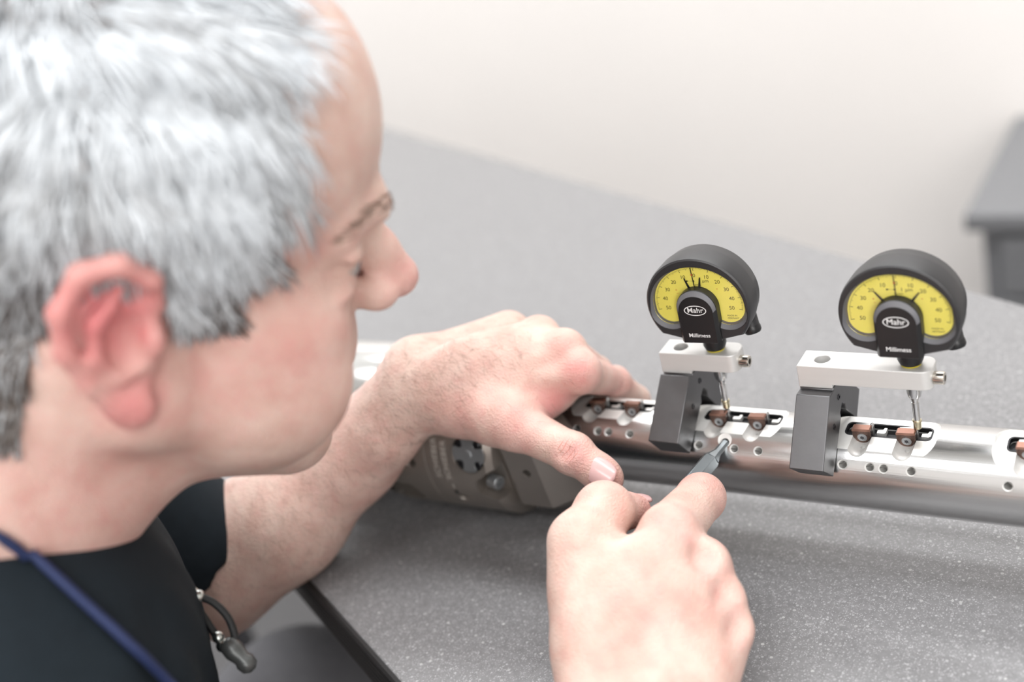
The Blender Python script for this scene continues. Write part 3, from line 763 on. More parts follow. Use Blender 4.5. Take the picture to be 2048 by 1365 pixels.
s = SDF((-.70, -.24, -.17), (-.27, .085, .105), .00135)
US = L['E'] + np.array([-.045, -.075, .185])                     # towards the left shoulder
s.chain([US, L['E'] * .5 + US * .5, L['E'] + [0, -.005, .02]], [.045, .044, .041], .02)
s.chain([L['E'], L['F1'], L['F2'], L['W']], [.0390, .0375, .0285, .0225], .02)
s.cone(L['W'] - VUP * .008 * 1 + nrm(L['E'] - L['W']) * .03, L['W'] + VUP * .010, .021, .020, .012)
s.cone(L['W'] + VUP * .014 - VBK * .006, L['Pk'] - VBK * .004, .017, .013, .012)
for a, b, r1, r2 in (('W', 'I', .0185, .0124), ('W', 'Mi', .019, .0138), ('W', 'R', .0185, .013), ('W', 'Pk', .017, .0118)):
    s.cone(L[a], L[b], r1, r2, .010)
s.ell(A(1000, 760, .722), (.045, .030, .013), [nrm(L['I'] - L['W']), nrm(np.cross(VBK, L['I'] - L['W'])), VBK], .012)
for a in ('I', 'Mi', 'R', 'Pk'): s.ell(L[a] + VBK * .0035 + VUP * .002, (.0105, .0105, .0105), None, .005)      # knuckles
for a, f in (('I', .75), ('Mi', .75), ('R', .7)):                                                           # tendons
    p = L['W'] * .35 + L[a] * .65 + VBK * .0128; s.cone(p, L[a] + VBK * .0100, .0022, .0026, .006)
s.chain([L['I'], L['I1'], L['I2'], L['I3']], [.0124, .0090, .0080, .0070], .004)
s.chain([L['Mi'], L['M1'], L['M2'], L['M3']], [.0128, .0103, .0092, .0078], .004)
s.chain([L['R'], L['R1'], L['R2'], L['R3']], [.0122, .0098, .0088, .0076], .004)
s.chain([L['Pk'], L['P1'], L['P2'], L['P3']], [.011, .0088, .0078, .0068], .004)
s.ell(L['I1'] + VBK * .001, (.0090, .0090, .0090), None, .004)
# thumb with its muscle and the web
s.chain([L['W'] - VUP * .008, L['C'], L['T1']], [.018, .0178, .0138], .010)
s.chain([L['T1'], L['T2'], L['T3']], [.0135, .0112, .0088], .004)
s.ell(L['T1'], (.0142, .0142, .0136), None, .006)
s.ell(L['T2'], (.0116, .0116, .0112), None, .004)
td = nrm(L['T3'] - L['T2']); tnm = nrm(VBK - td * (VBK @ td)); tsd = np.cross(td, tnm)
s.ell(L['T3'] - td * .003 - tnm * .0015, (.0150, .0106, .0086), [td, tsd, tnm], .004)
s.cone(L['C'] * .35 + L['T1'] * .65, L['W'] * .35 + L['I'] * .65 - VBK * .004, .0125, .0115, .014)
s.cone(L['C'] * .1 + L['T1'] * .9 + VUP * .004, L['I'] * .8 + L['W'] * .2 - VBK * .006, .0075, .0080, .010)
s.cone(A(1062, 838, .708), A(1118, 785, .722), .0085, .0085, .010)
# creases
ixd = nrm(L['T2'] - L['T1'])
for q, off in enumerate((-.0045, -.0022, .0006, .0032)):
    f_ = lambda ph: L['T2'] + td * (off + .0011 * sin(ph * 3 + q)) + (tnm * cos(ph) + tsd * sin(ph)) * .0121; ph = np.linspace(-.75 + .1 * q, .62 - .08 * q, 9); s.chain([f_(x) for x in ph], [.0005, .0009, .0010, .0011, .0011, .0011, .0010, .0009, .0005], .0010, 'sub')
for off in (-.002, .0015):
    c = L['I1'] + nrm(L['I2'] - L['I1']) * off + VBK * .0112; s.cone(c - VUP * .005, c + VUP * .005, .0006, .0006, .001, 'sub')
nb = L['T3'] - td * .0005 + tnm * .0078                                       # seat of the thumb nail
LV, LF = s.net(2)
Lpink = spots(LV, [(L['I'] + VBK * .012, .014, .42), (L['Mi'] + VBK * .012, .011, .25), (L['T1'] + VBK * .012, .018, .30), (L['T2'] + VBK * .011, .012, .38), (L['T3'] + VBK * .008, .012, .30),
                   (L['I1'] + VBK * .01, .013, .35), (A(1110, 805, .705), .014, .55), (A(960, 830, .715), .03, .20), (L['I1'] * .5 + L['I'] * .5, .016, .3), (A(720, 900, .76), .05, .10)])
Lnorm = vnormals(LV, LF)

# ------------------------------------------------------------------ right hand round the driver
H = dict(W=A(1285, 1500, .545),  I=A(1338, 1068, .590), Mi=A(1404, 1134, .584), R=A(1434, 1206, .579), Pk=A(1452, 1264, .577),
         C=A(1188, 1290, .572), T1=A(1160, 1085, .590), T2=A(1208, 1022, .608), T3=A(1268, 1022, .632))
H['I1'] = A(1402, 996, .632); H['I2'] = A(1392, 1012, .655); H['I3'] = A(1370, 1030, .660)
H['M1'] = A(1408, 1122, .624); H['M2'] = A(1370, 1090, .640); H['M3'] = A(1325, 1100, .635)
H['R1'] = A(1436, 1196, .617); H['R2'] = A(1385, 1160, .637); H['R3'] = A(1340, 1150, .630)
H['P1'] = A(1448, 1264, .611); H['P2'] = A(1405, 1235, .629); H['P3'] = A(1360, 1215, .622)
H['FA'] = H['W'] + nrm([.06, -.93, -.22]) * .07
lo = np.min(list(H.values()), 0) - .05; hi = np.max(list(H.values()), 0) + .04
s = SDF(lo, hi, .0014)
s.chain([H['FA'], H['W']], [.031, .027], .02)
s.cone(H['W'] - VRT * .016, H['W'] + VRT * .012, .022, .021, .012)
for a, r1, r2 in (('I', .019, .0138), ('Mi', .019, .0138), ('R', .019, .0132), ('Pk', .018, .0118)):
    s.cone(H['W'] + (VRT * .012 if a in ('R', 'Pk') else VRT * .0), H[a], r1, r2, .010)
s.ell(A(1305, 1250, .572), (.045, .036, .014), [VUP, VRT, VBK], .014)
s.cone(A(1375, 1390, .565), A(1425, 1290, .578), .017, .0115, .012)                                   # edge of the hand
for a in ('I', 'Mi', 'R', 'Pk'): s.ell(H[a] + VBK * .0062 + VUP * .003 + VRT * .0015, (.0106, .0106, .0106), None, .004)
for a, b in (('I', 'Mi'), ('Mi', 'R'), ('R', 'Pk')): s.ell((H[a] + H[b]) / 2 + VBK * .0206 + VUP * .001 + VRT * .006, (.0062, .0062, .0062), None, .008, 'sub')
for a in ('I', 'Mi', 'R'):
    p = H['W'] * .35 + H[a] * .65 + VBK * .0132; s.cone(p, H[a] + VBK * .0115, .0024, .0030, .006)
s.chain([H['I'], H['I1']], [.0145, .0126], .005); s.chain([H['I1'], H['I2'], H['I3']], [.0124, .0108, .0088], .004)
for f, r in (('M', .0118), ('R', .0112), ('P', .0102)):
    b = {'M': 'Mi', 'R': 'R', 'P': 'Pk'}[f]
    s.chain([H[b], H[f + '1'], H[f + '2'], H[f + '3']], [r + .001, r, r * .9, r * .78], .004)
s.chain([H['W'] - VRT * .018, H['C'], H['T1']], [.022, .0185, .0150], .012)
s.chain([H['T1'], H['T2'], H['T3']], [.0150, .0132, .0092], .006)
s.ell(H['T2'] + VBK * .001, (.0134, .0134, .0130), None, .006)
s.cone(H['C'] * .45 + H['T1'] * .55, H['I'] * .62 + H['W'] * .38, .0135, .0150, .016)                    # web
s.cone(H['C'] * .2 + H['T1'] * .8, H['I'] * .85 + H['W'] * .15 - VBK * .006, .0090, .0090, .012)
RV, RF = s.net(2)
Rpink = spots(RV, [(H['I'] + VBK * .012, .016, .28), (H['Mi'] + VBK * .012, .014, .25), (H['R'] + VBK * .012, .013, .2), (H['Pk'] + VBK * .01, .013, .2), (H['I1'], .018, .28), (H['T2'], .014, .18), (H['T3'], .018, .4), (A(1300, 1230, .55), .03, .12)])

# ------------------------------------------------------------------ head (local frame: x forward, y left, z up, origin between the ear canals)
HR = np.array([[0.6659, -0.6523, 0.3621], [0.6534, 0.7441, 0.1389], [-0.36, 0.1441, 0.9217]])
_y = radians(2); HR = HR @ np.array([[cos(_y), -sin(_y), 0], [sin(_y), cos(_y), 0], [0, 0, 1]])
HC = np.array([-0.4137, -0.2221, 0.2424]) - M[:, 0] * .003
NB = np.array([-.498, -.338, .132])                       # base of the neck
nl = HR.T @ (NB - HC)
s = SDF((-.22, -.125, -.24), (.14, .11, .142), .0020)
s.ell((-.008, 0, .046), (.098, .0765, .082), None, .01)
s.ell((.036, 0, .056), (.061, .064, .066), None, .02)
s.ell((.042, 0, -.030), (.052, .060, .080), None, .025)
for q in (-1, 1):
    s.cone((.002, q * .054, -.045), (.066, q * .018, -.096), .018, .015, .022)
    s.cone((-.004, q * .060, -.004), (.002, q * .056, -.045), .014, .018, .02)
    s.ell((.056, q * .043, -.016), (.028, .020, .018), None, .014)
    s.ell((.055, q * .043, -.050), (.035, .023, .036), None, .016)
s.ell((.074, 0, -.103), (.017, .022, .015), None, .012)
s.chain([(.078, -.042, .024), (.091, -.020, .027), (.093, 0, .024), (.091, .020, .027), (.078, .042, .024)], [.007, .009, .008, .009, .007], .012)
for q in (-1, 1):
    s.ell((.094, q * .031, .008), (.014, .019, .012), None, .010, 'sub')
    s.ell((.0765, q * .032, .007), (.0128, .0128, .0122), None, .003)
    s.ell((.084, q * .034, .0155), (.006, .016, .004), None, .004)
    s.ell((.082, q * .034, -.002), (.006, .015, .0035), None, .005)
s.chain([(.090, 0, .016), (.103, 0, -.002), (.114, 0, -.016)], [.0075, .0085, .0105], .008)
for q in (-1, 1): s.ell((.102, q * .012, -.020), (.011, .0075, .008), None, .006)
s.ell((.084, 0, -.050), (.013, .024, .017), None, .012)
s.ell((.0885, 0, -.0545), (.007, .019, .0045), None, .004); s.ell((.0865, 0, -.066), (.008, .018, .0055), None, .004)
s.chain([(.088, -.024, -.061), (.098, -.008, -.060), (.098, .008, -.060), (.088, .024, -.061)], [.0012] * 4, .002, 'sub')
for q in (-1, 1): s.chain([(.094, q * .020, -.022), (.086, q * .031, -.044), (.074, q * .034, -.062)], [.0022, .0020, .0018], .008, 'sub')       # smile folds
# neck
s.chain([(-.030, 0, -.020), nl * .6 + np.array([-.01, 0, -.02]), nl * 1.05], [.060, .058, .066], .02)
s.cone((.03, 0, -.085), nl * .75 + np.array([.03, 0, 0]), .022, .034, .03)
for q in (-1, 1): s.cone((-.028, q * .052, -.03), nl * .85 + np.array([.035, q * .012, 0]), .014, .014, .014)
# ears
for q in (-1, 1):
    K = lambda x, y, z, q=q: (x, -q * y, z)
    ey = (nrm((1, 0, .18)), nrm((0, 1, 0)), nrm((-.18, 0, 1)))
    s.ell(K(-.008, -.0775, 0), (.016, .0055, .028), ey, .006)
    s.chain([K(.007, -.077, .010), K(.004, -.083, .024), K(-.007, -.087, .0325), K(-.020, -.090, .029), K(-.0275, -.091, .014), K(-.026, -.090, -.003), K(-.018, -.087, -.019), K(-.009, -.084, -.031)],
            [.0030, .0042, .0046, .0046, .0044, .0042, .0042, .0044], .003)
    s.chain([K(-.006, -.084, .019), K(-.0155, -.087, .008), K(-.0155, -.087, -.007), K(-.008, -.084, -.018), K(.001, -.081, -.014)], [.0034, .0038, .0036, .0034, .003], .003)
    s.ell(K(-.0035, -.0865, -.001), (.0085, .0085, .0130), None, .003, 'sub')
    s.ell(K(-.001, -.085, .0165), (.0065, .0045, .0040), None, .003, 'sub')
    s.ell(K(.0055, -.080, -.004), (.0045, .0045, .0070), None, .003)
    s.ell(K(-.003, -.0820, -.0330), (.0095, .0052, .0105), None, .005)
HVl, HF_ = s.net(2)
HV = HVl @ HR.T + HC
Hn = vnormals(HVl, HF_)
def hairline(v):
    """True where hair grows; v in head coordinates"""
    x, y, z = v[:, 0], np.abs(v[:, 1]), v[:, 2]
    front = np.interp(z, [-.02, -.004, .023, .042, .06, .085, .107, .14], [.026, .033, .041, .047, .051, .051, .049, .03]) + .006 * np.sin(z * 420)
    low_ = np.interp(x, [-.2, -.045, -.034, -.022, .004, .012, .030, .05], [-.060, -.056, .002, .034, .040, -.004, -.008, .02])
    return (x < front) & (z > low_)
hm = hairline(HVl) & ((np.abs(HVl[:, 1]) < .0765) | (HVl[:, 2] > .036) | (HVl[:, 0] < -.035))
Hdark = np.where(hm, .62, 0.0)
stub = np.exp(-((HVl[:, 0] - .065) ** 2 / .03 ** 2 + (HVl[:, 2] + .085) ** 2 / .03 ** 2)) * .20
Hdark = np.maximum(Hdark, stub)
HL = lambda x, y, z: HC + HR @ np.array([x, y, z])
Hpink = spots(HVl, [((-.012, -.088, .012), .032, .85), ((-.012, .088, .012), .030, .55), ((-.004, -.084, -.03), .018, .7), ((.114, 0, -.018), .018, .40), ((.06, -.055, -.02), .03, .22), ((.03, -.07, -.03), .03, .2), ((.05, -.05, .03), .03, .18), ((-.03, -.06, -.09), .05, .22), ((-.003, -.083, 0), .013, .75)])

# ------------------------------------------------------------------ assemble the person
LS, RS = NB + np.array([-.150, .122, -.040]), NB + np.array([.150, -.122, -.040])
hip = NB + np.array([-.20, -.24, -.42])
person = thing('person', (hip[0] + .1, hip[1] + .1, FL), 'man with short grey hair and dark t-shirt leaning over the bench', 'person')
RE = H['W'] + nrm([.06, -.93, -.22]) * .27                  # right elbow
VA, FA_, pk, dk = [], [], [], []; off = 0
s = SDF(np.minimum.reduce([RS, RE, H['W']]) - .08, np.maximum.reduce([RS, RE, H['W']]) + .08, .004)      # right upper arm and elbow, out of the frame
s.chain([RS * .55 + RE * .45, RE, H['FA'] * .5 + RE * .5, H['FA']], [.050, .043, .040, .0305], .02)
QV, QF = s.net(1)
for V_, F_, p_, d_ in ((LV, LF, Lpink, None), (RV, RF, Rpink, None), (HV, HF_, Hpink, Hdark), (QV, QF, None, None)):
    VA.append(V_); FA_.append(F_ + off); off += len(V_)
    pk.append(np.zeros(len(V_)) if p_ is None else p_); dk.append(np.zeros(len(V_)) if d_ is None else d_)
me = mesh_of(np.concatenate(VA), np.concatenate(FA_))
for nm, ar in (('pink', pk), ('dark', dk)):
    a_ = me.attributes.new(nm, 'FLOAT', 'POINT'); a_.data.foreach_set('value', np.concatenate(ar).astype(np.float32))
body = obj('body', me, MT['skin'], person, smooth=180)

# finger nails
def nail(c, d, n, w, l, name='fingernail', m='nail', curv=.55):
    d = nrm(d); n = nrm(n - d * (n @ d)); sd = np.cross(d, n); mb = MB(); rings = []
    R_ = w * 1.15
    for i in range(9):
        u = -1 + 2 * i / 8; k = sqrt(max(0, 1 - abs(u) ** 3.2)) if abs(u) < 1 else 0; k = max(k, .25)
        rings.append([c + d * u * l + sd * R_ * sin(t_) * 1.0 + n * (R_ * (cos(t_) - 1) - .0006 * u * u) for t_ in np.linspace(-.85 * k, .85 * k, 9)])
    vs = [p for r in rings for p in r]; fs = [(i * 9 + j, i * 9 + j + 1, (i + 1) * 9 + j + 1, (i + 1) * 9 + j) for i in range(8) for j in range(8)]
    o = obj(name, mb.add(vs, fs).mesh(), MT[m], person, smooth=180)
    md = o.modifiers.new('thick', 'SOLIDIFY'); md.thickness = .0006; md.offset = 0
    return o
hitL = BVHTree.FromPolygons([tuple(v) for v in LV], [tuple(f) for f in LF])
def surf(bvh, u, v, lift=0.0):
    r = bvh.ray_cast(Vector(CAM), Vector(ray((u, v))).normalized())
    return None if r[0] is None else np.array(r[0]) + np.array(r[1]) * lift
p = surf(hitL, 1202, 948, 0)
if p is not None:
    nn_ = tnm * .8 + VBK * .2; nail(p + tnm * .0006 - td * .0008, td, nn_, .0090, .0088)
def crease(bvh, pts, r):
    out = []
    for p_ in pts:
        q_ = bvh.find_nearest(Vector(p_)); out.append(q_[0] - q_[1] * r * .35)
    m_ = len(out); obj('skin_crease', MB().tube(out, r, 6, [max(.15, sin(pi * (i + .4) / (m_ - .2))) for i in range(m_)]).mesh(), MT['crease'], person, smooth=180)
for q, (off, a0, a1) in enumerate(((-.0062, -.45, .35), (-.0040, -.75, .62), (-.0012, -.80, .55), (.0016, -.62, .70), (.0040, -.40, .5))):
    crease(hitL, [L['T2'] + td * (off + .0007 * cos(x * 2.5) + .0003 * sin(x * 7 + q)) + (tnm * cos(x) + tsd * sin(x)) * .0125 for x in np.linspace(a0, a1, 12)], .00024)
di = nrm(L['I1'] - L['I']); si = nrm(np.cross(di, VBK)); ni = np.cross(si, di)
for q, off in enumerate((-.004, -.001, .002)):
    crease(hitL, [L['I1'] + di * (off + .0005 * sin(x * 3 + q)) + (ni * cos(x) + si * sin(x)) * .0108 for x in np.linspace(-.7, .5, 9)], .00030)
hitR = BVHTree.FromPolygons([tuple(v) for v in RV], [tuple(f) for f in RF])
rd = nrm(H['T3'] - H['T2']); rn = nrm(VUP * .9 + VBK * .35 - rd * (rd @ (VUP * .9 + VBK * .35)))
qn = hitR.ray_cast(Vector(H['T3'] + rd * .003 + rn * .03), Vector(-rn))
if qn[0] is not None: nail(np.array(qn[0]) + rn * .0004, rd, rn, .0062, .0074)

# fine dark hair on the left forearm and back of the hand
hv, hf = [], []
cand = np.where((Lnorm @ VBK > -.1))[0]; RNG.shuffle(cand)
axis = nrm(L['W'] - L['E']); nmade = 0
for i in cand:
    p = LV[i]; t_ = (p - L['E']) @ axis; dW = np.linalg.norm(p - L['W'])
    dI = min(np.linalg.norm(p - L[k]) for k in ('I', 'T1'))
    if t_ < 0.02: continue
    u = (p - CAM); 
    prob = .9 if dW < .05 else (.55 if t_ < np.linalg.norm(L['W'] - L['E']) else (.5 if dI > .035 and dW < .085 else .06))
    if RNG.random() > prob * .085: continue
    n_ = Lnorm[i]; g_ = nrm(axis * .55 - VUP * .75 + RNG.normal(0, .30, 3)); g_ = nrm(g_ - n_ * (g_ @ n_))
    ln = RNG.uniform(.004, .010); sd = np.cross(n_, g_) * .00007; b = len(hv)
    q0, q1, q2_ = p, p + g_ * ln * .55 + n_ * ln * .16, p + g_ * ln + n_ * ln * .10 + np.cross(n_, g_) * RNG.normal(0, .001)
    hv += [q0 - sd, q0 + sd, q1 - sd * .7, q1 + sd * .7, q2_]; hf += [(b, b + 1, b + 3, b + 2), (b + 2, b + 3, b + 4)]; nmade += 1
    if nmade > 8000: break
obj('arm_hair', MB().add(hv, hf).mesh() if False else (lambda me: (me.from_pydata([tuple(map(float, v)) for v in hv], [], hf), me)[1])(bpy.data.meshes.new('h')), MT['armhair'], person, smooth=None, kind='stuff')

# hair of the head
tri = HF_[hm[HF_].all(1)]
cen = HVl[tri].mean(1); nor = Hn[tri].mean(1)
area_ = np.linalg.norm(np.cross(HVl[tri[:, 2]] - HVl[tri[:, 0]], HVl[tri[:, 3]] - HVl[tri[:, 1]]), axis=1)
pick = RNG.choice(len(tri), 17000, p=area_ / area_.sum())
wts = RNG.dirichlet(np.ones(4), len(pick)); root_ = (HVl[tri[pick]] * wts[:, :, None]).sum(1); nn = nor[pick]
clump = np.sin(root_ @ np.array([[210., 0, 130], [60, 190, 0], [0, 120, 240]]).T + 1.3)
flow = np.stack([np.where(root_[:, 0] > -.02, .30, -.25) + .25 * clump[:, 0], .18 * clump[:, 1], np.where(root_[:, 2] > .11, -.3, -.9)], 1) + RNG.normal(0, .22, (len(pick), 3))
flow[:, 0] += np.where(root_[:, 2] > .10, .5, .05)
flow -= nn * (flow * nn).sum(1)[:, None]; flow /= np.linalg.norm(flow, axis=1)[:, None]
low = np.clip((root_[:, 2] + .01) / .07, 0, 1)
ln = (.009 + .015 * low + .006 * RNG.random(len(pick))) * (1 + .25 * clump[:, 2])
sd = np.cross(nn, flow) * .00055
cur = [root_, root_ + flow * (ln * .4)[:, None] + nn * (ln * .24)[:, None], root_ + flow * (ln * .75)[:, None] + nn * (ln * .30)[:, None], root_ + flow * ln[:, None] + nn * (ln * .22)[:, None]]
wd = [1.0, 1.0, .7, .12]
HVs = np.stack([c + sg * sd * w_ for c, w_ in zip(cur, wd) for sg in (-1, 1)], 1)        # n x 8 x 3
HVs = HVs.reshape(-1, 3) @ HR.T + HC
b0 = np.arange(len(pick))[:, None] * 8
HFs = np.concatenate([b0 + np.array([[2 * i, 2 * i + 1, 2 * i + 3, 2 * i + 2]]) for i in range(3)], 0)
hme = mesh_of(HVs, HFs)
tone = np.clip(.25 + .75 * low + .22 * clump[:, 1] * 1 + RNG.normal(0, .22, len(pick)) - .35 * np.exp(-((root_[:, 0] - .045) / .014) ** 2) * (root_[:, 2] < .07), 0, 1)
a_ = hme.attributes.new('tone', 'FLOAT', 'POINT'); a_.data.foreach_set('value', np.repeat(tone, 8).astype(np.float32))
obj('hair', hme, MT['hair'], person, smooth=180, kind='stuff', label='short grey hair')
# eyes and brows
for q in (-1, 1):
    c = HL(.0775, q * .032, .007)
    e = obj('eyeball', MB().lathe([(.0001, -.0122)] + [(.0122 * cos(a), .0122 * sin(a)) for a in np.linspace(-1.4, 1.4, 11)] + [(.0001, .0122)], c, HR @ np.array([1, 0, -.25]), 24).mesh(), MT['eye'], person, smooth=180)
    obj('iris', MB().lathe([(.0055, .0110), (.0054, .0114), (.0001, .0125)], c, HR @ np.array([1, 0, -.25]), 20).mesh(), MT['iris'], e, smooth=180)
    bv, bf = [], []; hitH = BVHTree.FromPolygons([tuple(v) for v in HVl], [tuple(f) for f in HF_])
    for k in range(130):
        u = RNG.random(); base_ = np.array([.098 - .016 * u ** 2 * 1.3, q * (.012 + .036 * u), .028 + .006 * sin(u * 2.6) - .004 * u]) + RNG.normal(0, .0013, 3); qh = hitH.find_nearest(Vector(base_)); base_ = np.array(qh[0]); nb_ = np.array(qh[1])
        d_ = nrm([-.3 - .3 * u, q * .8, .15] + RNG.normal(0, .2, 3)); d_ = nrm(d_ - nb_ * (d_ @ nb_) + nb_ * .15); l_ = .006; sdv = np.array([.0, 0, .0003]); b = len(bv)
        for w_, f_ in ((0, 1), (.6, .8), (1, .1)): bv += [HL(*(base_ + d_ * l_ * w_ + sdv * f_)), HL(*(base_ + d_ * l_ * w_ - sdv * f_))]
        bf += [(b, b + 1, b + 3, b + 2), (b + 2, b + 3, b + 5, b + 4)]
    bm_ = bpy.data.meshes.new('brow'); bm_.from_pydata([tuple(map(float, v)) for v in bv], [], bf)
    obj('eyebrow', bm_, MT['brow'], person, smooth=None, kind='stuff')

# ------------------------------------------------------------------ clothes
lo = np.minimum.reduce([LS, RS, NB, hip]) - .2; hi = np.maximum.reduce([LS, RS, NB, hip]) + .16
s = SDF(lo, hi, .0042)
fwd = nrm([.62, .78, 0]); lft = nrm([-.78, .62, 0])
tor = nrm(hip - NB)
s.cone(LS + tor * .045, RS + tor * .045, .066, .066, .03)
s.cone(NB + tor * .050 - lft * .02, NB + tor * .050 + lft * .02, .070, .070, .05)
ch = NB + tor * .18 + fwd * .055
s.ell(ch, (.185, .115, .20), [lft, nrm(np.cross(tor, lft)), tor], .05)
s.ell(hip * .6 + NB * .4, (.175, .13, .25), [lft, nrm(np.cross(tor, lft)), tor], .06)
s.ell(hip, (.18, .14, .14), [lft, nrm(np.cross(tor, lft)), tor], .06)
sl1 = US * .24 + L['E'] * .76
s.chain([LS + tor * .03, US, sl1], [.066, .058, .0555], .03)
sr1 = RS * .45 + RE * .55
s.chain([RS + tor * .03, sr1], [.066, .060], .03)
# openings of the sleeves and the neck
s.chain([sl1 + nrm(L['E'] - US) * .09, sl1 - nrm(L['E'] - US) * .045], [.049, .046], .004, 'sub')
SV, SF = s.net(4)
wr = .0022 * np.sin(SV @ np.array([70., 40, -60]) + 3 * np.sin(SV @ np.array([14., -22, 18]))) + .0012 * np.sin(SV @ np.array([-160., 90, 60]))
wr *= np.clip((np.linalg.norm(SV - sl1, axis=1) - .07) / .06, 0, 1) * np.clip((np.linalg.norm(SV - NB, axis=1) - .09) / .05, 0, 1)
SV = SV + vnormals(SV, SF) * wr[:, None]
obj('shirt', mesh_of(SV, SF), MT['shirt'], person, smooth=180, label='dark navy t-shirt')
hitS = BVHTree.FromPolygons([tuple(v) for v in SV], [tuple(f) for f in SF])
# rib collar: a ring round the neck
cdir = nrm(HC - NB); c0 = NB + cdir * .000
e1 = nrm(lft - cdir * (lft @ cdir)); e2 = np.cross(cdir, e1)
allV = HV
col = [c0 + (e1 * cos(a) * .0725 + e2 * sin(a) * .0725) - cdir * .006 * sin(a) for a in np.linspace(0, 2 * pi, 65)]
obj('collar', MB().tube(col, .0085, 12).mesh(), MT['shirt'], person, smooth=180, label='ribbed collar')
# trousers
kneeL, kneeR = np.array([-.650, -.075, -.262]), hip + fwd * .40 - lft * .14 + np.array([0, 0, -.05])
footL, footR = kneeL + fwd * .02 + np.array([0, 0, FL + .09 - kneeL[2]]), kneeR + fwd * .02 + np.array([0, 0, FL + .09 - kneeR[2]])
lo = np.minimum.reduce([hip, kneeL, kneeR, footL, footR]) - .2; hi = np.maximum.reduce([hip, kneeL, kneeR, footL, footR]) + .16
s = SDF(lo, hi, .008)
for kn, ft, q in ((kneeL, footL, 1), (kneeR, footR, -1)):
    h_ = hip + lft * .09 * q + np.array([0, 0, -.06])
    s.chain([h_, kn, ft], [.098, .074, .060], .03)
s.ell(hip + np.array([0, 0, -.05]), (.17, .14, .11), [lft, fwd, (0, 0, 1)], .04)
TV, TF = s.net(1)
obj('trousers', mesh_of(TV, TF), MT['trouser'], person, smooth=180, label='grey trousers')
for ft in (footL, footR):
    s = SDF(np.array([ft[0], ft[1], FL]) - [.3, .3, .05], np.array([ft[0], ft[1], FL]) + [.3, .3, .2], .006)
    g0 = np.array([ft[0], ft[1], FL + .045])
    s.cone(g0 - fwd * .05, g0 + fwd * .03 + [0, 0, .02], .043, .046, .03); s.cone(g0, g0 + fwd * .16 - [0, 0, .01], .045, .034, .03)
    v_, f_ = s.net(1); v_[:, 2] = np.maximum(v_[:, 2], FL + .0005)
    obj('shoe', mesh_of(v_, f_), MT['shoe'], person, smooth=180)

# stool under the man
st = np.array([hip[0], hip[1], FL]) - np.append(fwd[:2] * .02, 0)
ztop = hip[2] - .165
stool = thing('work_stool', st, 'round work stool the man sits on', 'stool')
obj('seat', MB().lathe([(.02, ztop - .055), (.17, ztop - .05), (.185, ztop - .03), (.18, ztop - .005), (.15, ztop), (.01, ztop)], (st[0], st[1], 0), (0, 0, 1), 48).mesh(), MT['shoe'], stool, smooth=50)
obj('column', MB().cyl((st[0], st[1], FL + .06), (st[0], st[1], ztop - .05), .028).mesh(), MT['chrome'], stool)
obj('base', MB().lathe([(.24, FL), (.24, FL + .015), (.04, FL + .06), (.02, FL + .07)], (st[0], st[1], 0), (0, 0, 1), 48).mesh(), MT['frame'], stool, smooth=30)

# ------------------------------------------------------------------ lanyard on the shirt
hitB = BVHTree.FromPolygons([tuple(v) for v in HV], [tuple(f) for f in HF_])
def onshirt(pts, lift):
    out = []
    for u, v in pts:
        c_ = [q_ for q_ in (surf(hitS, u, v, lift), surf(hitB, u, v, lift)) if q_ is not None]
        if c_: out.append(min(c_, key=lambda q_: np.linalg.norm(q_ - CAM)))
    return out
def dense(px, n=6):
    o = []
    for a, b in zip(px, px[1:]):
        for k in range(n): o.append((a[0] + (b[0] - a[0]) * k / n, a[1] + (b[1] - a[1]) * k / n))
    return o + [px[-1]]
la = onshirt(dense([(-40, 1040), (30, 1090), (130, 1185), (215, 1265), (300, 1345), (380, 1420)]), .0035)
lb = onshirt(dense([(362, 1160), (395, 1225), (420, 1270), (445, 1305)]), .0035)
ly = thing('lanyard', la[-1], 'thin dark blue neck cord with steel beads and a dark clip on the t-shirt', 'lanyard')
ang_ = lambda v_: atan2((v_ - NB) @ e2, (v_ - NB) @ e1)
a0 = ang_(la[0]); ab = atan2(-fwd @ e2, -fwd @ e1); da = (ab - a0 + pi) % (2 * pi) - pi
nape = []
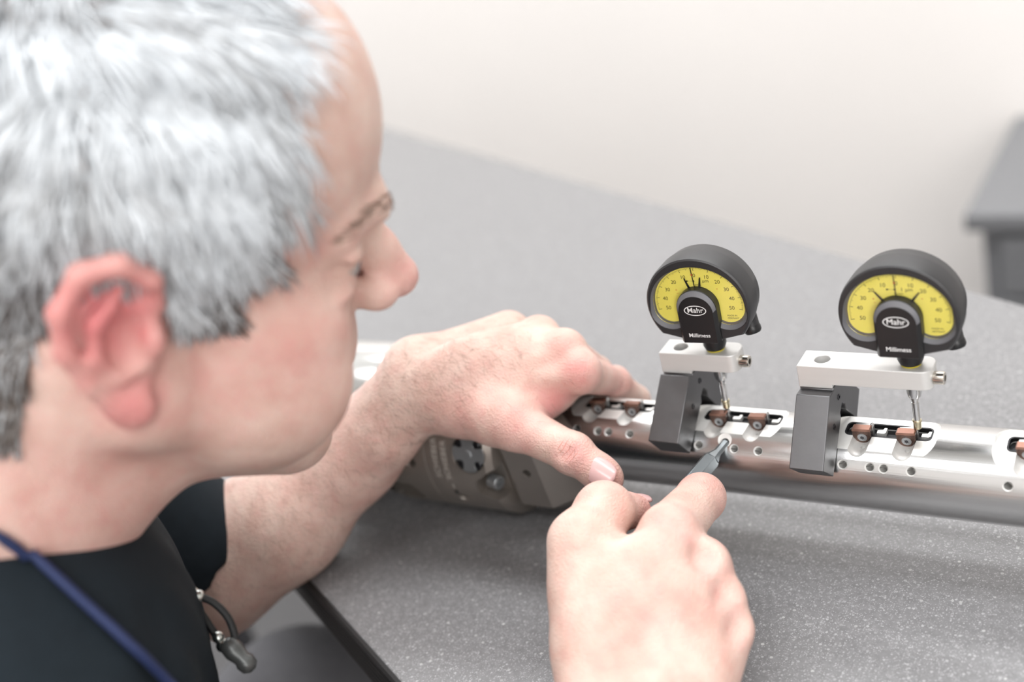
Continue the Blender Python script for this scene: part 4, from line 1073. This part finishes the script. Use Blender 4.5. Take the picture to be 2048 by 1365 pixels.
for k in range(26):
    a = a0 + da * 1.9 * (1 - k / 25.0); q_ = NB + cdir * .028 + (e1 * cos(a) + e2 * sin(a)) * .10
    hits = [h_ for h_ in (b_.ray_cast(Vector(q_), Vector(NB + cdir * .028 - q_).normalized()) for b_ in (hitS, hitB)) if h_[0] is not None]
    if hits: h_ = min(hits, key=lambda h: h[3]); nape.append(np.array(h_[0]) + np.array(h_[1]) * .003)
obj('cord', MB().tube(nape[:-4] + la[3:], .0022, 10).mesh(), MT['cord'], ly, smooth=180)
DL = .585
def smooth_path(px, d, n=8):
    P_ = [Vector(at(u, v, d)) for u, v in px]; o = []
    for i in range(len(P_) - 1):
        p0, p1, p2, p3 = P_[max(i - 1, 0)], P_[i], P_[i + 1], P_[min(i + 2, len(P_) - 1)]
        for k in range(n):
            t = k / n; o.append(.5 * ((2 * p1) + (p2 - p0) * t + (2 * p0 - 5 * p1 + 4 * p2 - p3) * t * t + (3 * p1 - p0 - 3 * p2 + p3) * t ** 3))
    return o + [P_[-1]]
obj('front_cord', MB().tube(smooth_path([(330, 1085), (352, 1140), (380, 1190), (405, 1230), (432, 1272), (452, 1300)], DL), .0019, 10).mesh(), MT['cordk'], ly, smooth=180, label='black cord end')
obj('loop', MB().tube(smooth_path([(392, 1192), (425, 1205), (455, 1235), (470, 1275), (468, 1300)], DL - .004), .0019, 10).mesh(), MT['cordk'], ly, smooth=180, label='black cord loop')
for u, v, r in ((376, 1176, .0026), (386, 1187, .0030), (397, 1193, .0032), (437, 1276, .0030), (446, 1292, .0034)):
    c = Vector(at(u, v, DL - .004)); ax_ = Vector(at(u + 8, v + 8, DL - .004)) - c
    obj('bead', MB().lathe([(.0008, -r)] + [(r * cos(a), r * sin(a)) for a in np.linspace(-1.1, 1.1, 7)] + [(.0008, r)], c, ax_, 16).mesh(), MT['bead'], ly, smooth=180)
c = Vector(at(466, 1300, DL - .006)); ax_ = Vector(at(486, 1320, DL - .006)) - c
obj('clip', MB().lathe([(.0020, -.006), (.0046, -.004), (.0052, .001), (.0040, .006), (.0050, .008), (.0044, .012), (.0018, .014)], c, ax_, 20).mesh(), MT['clip'], ly, smooth=50, label='grey snap clip')
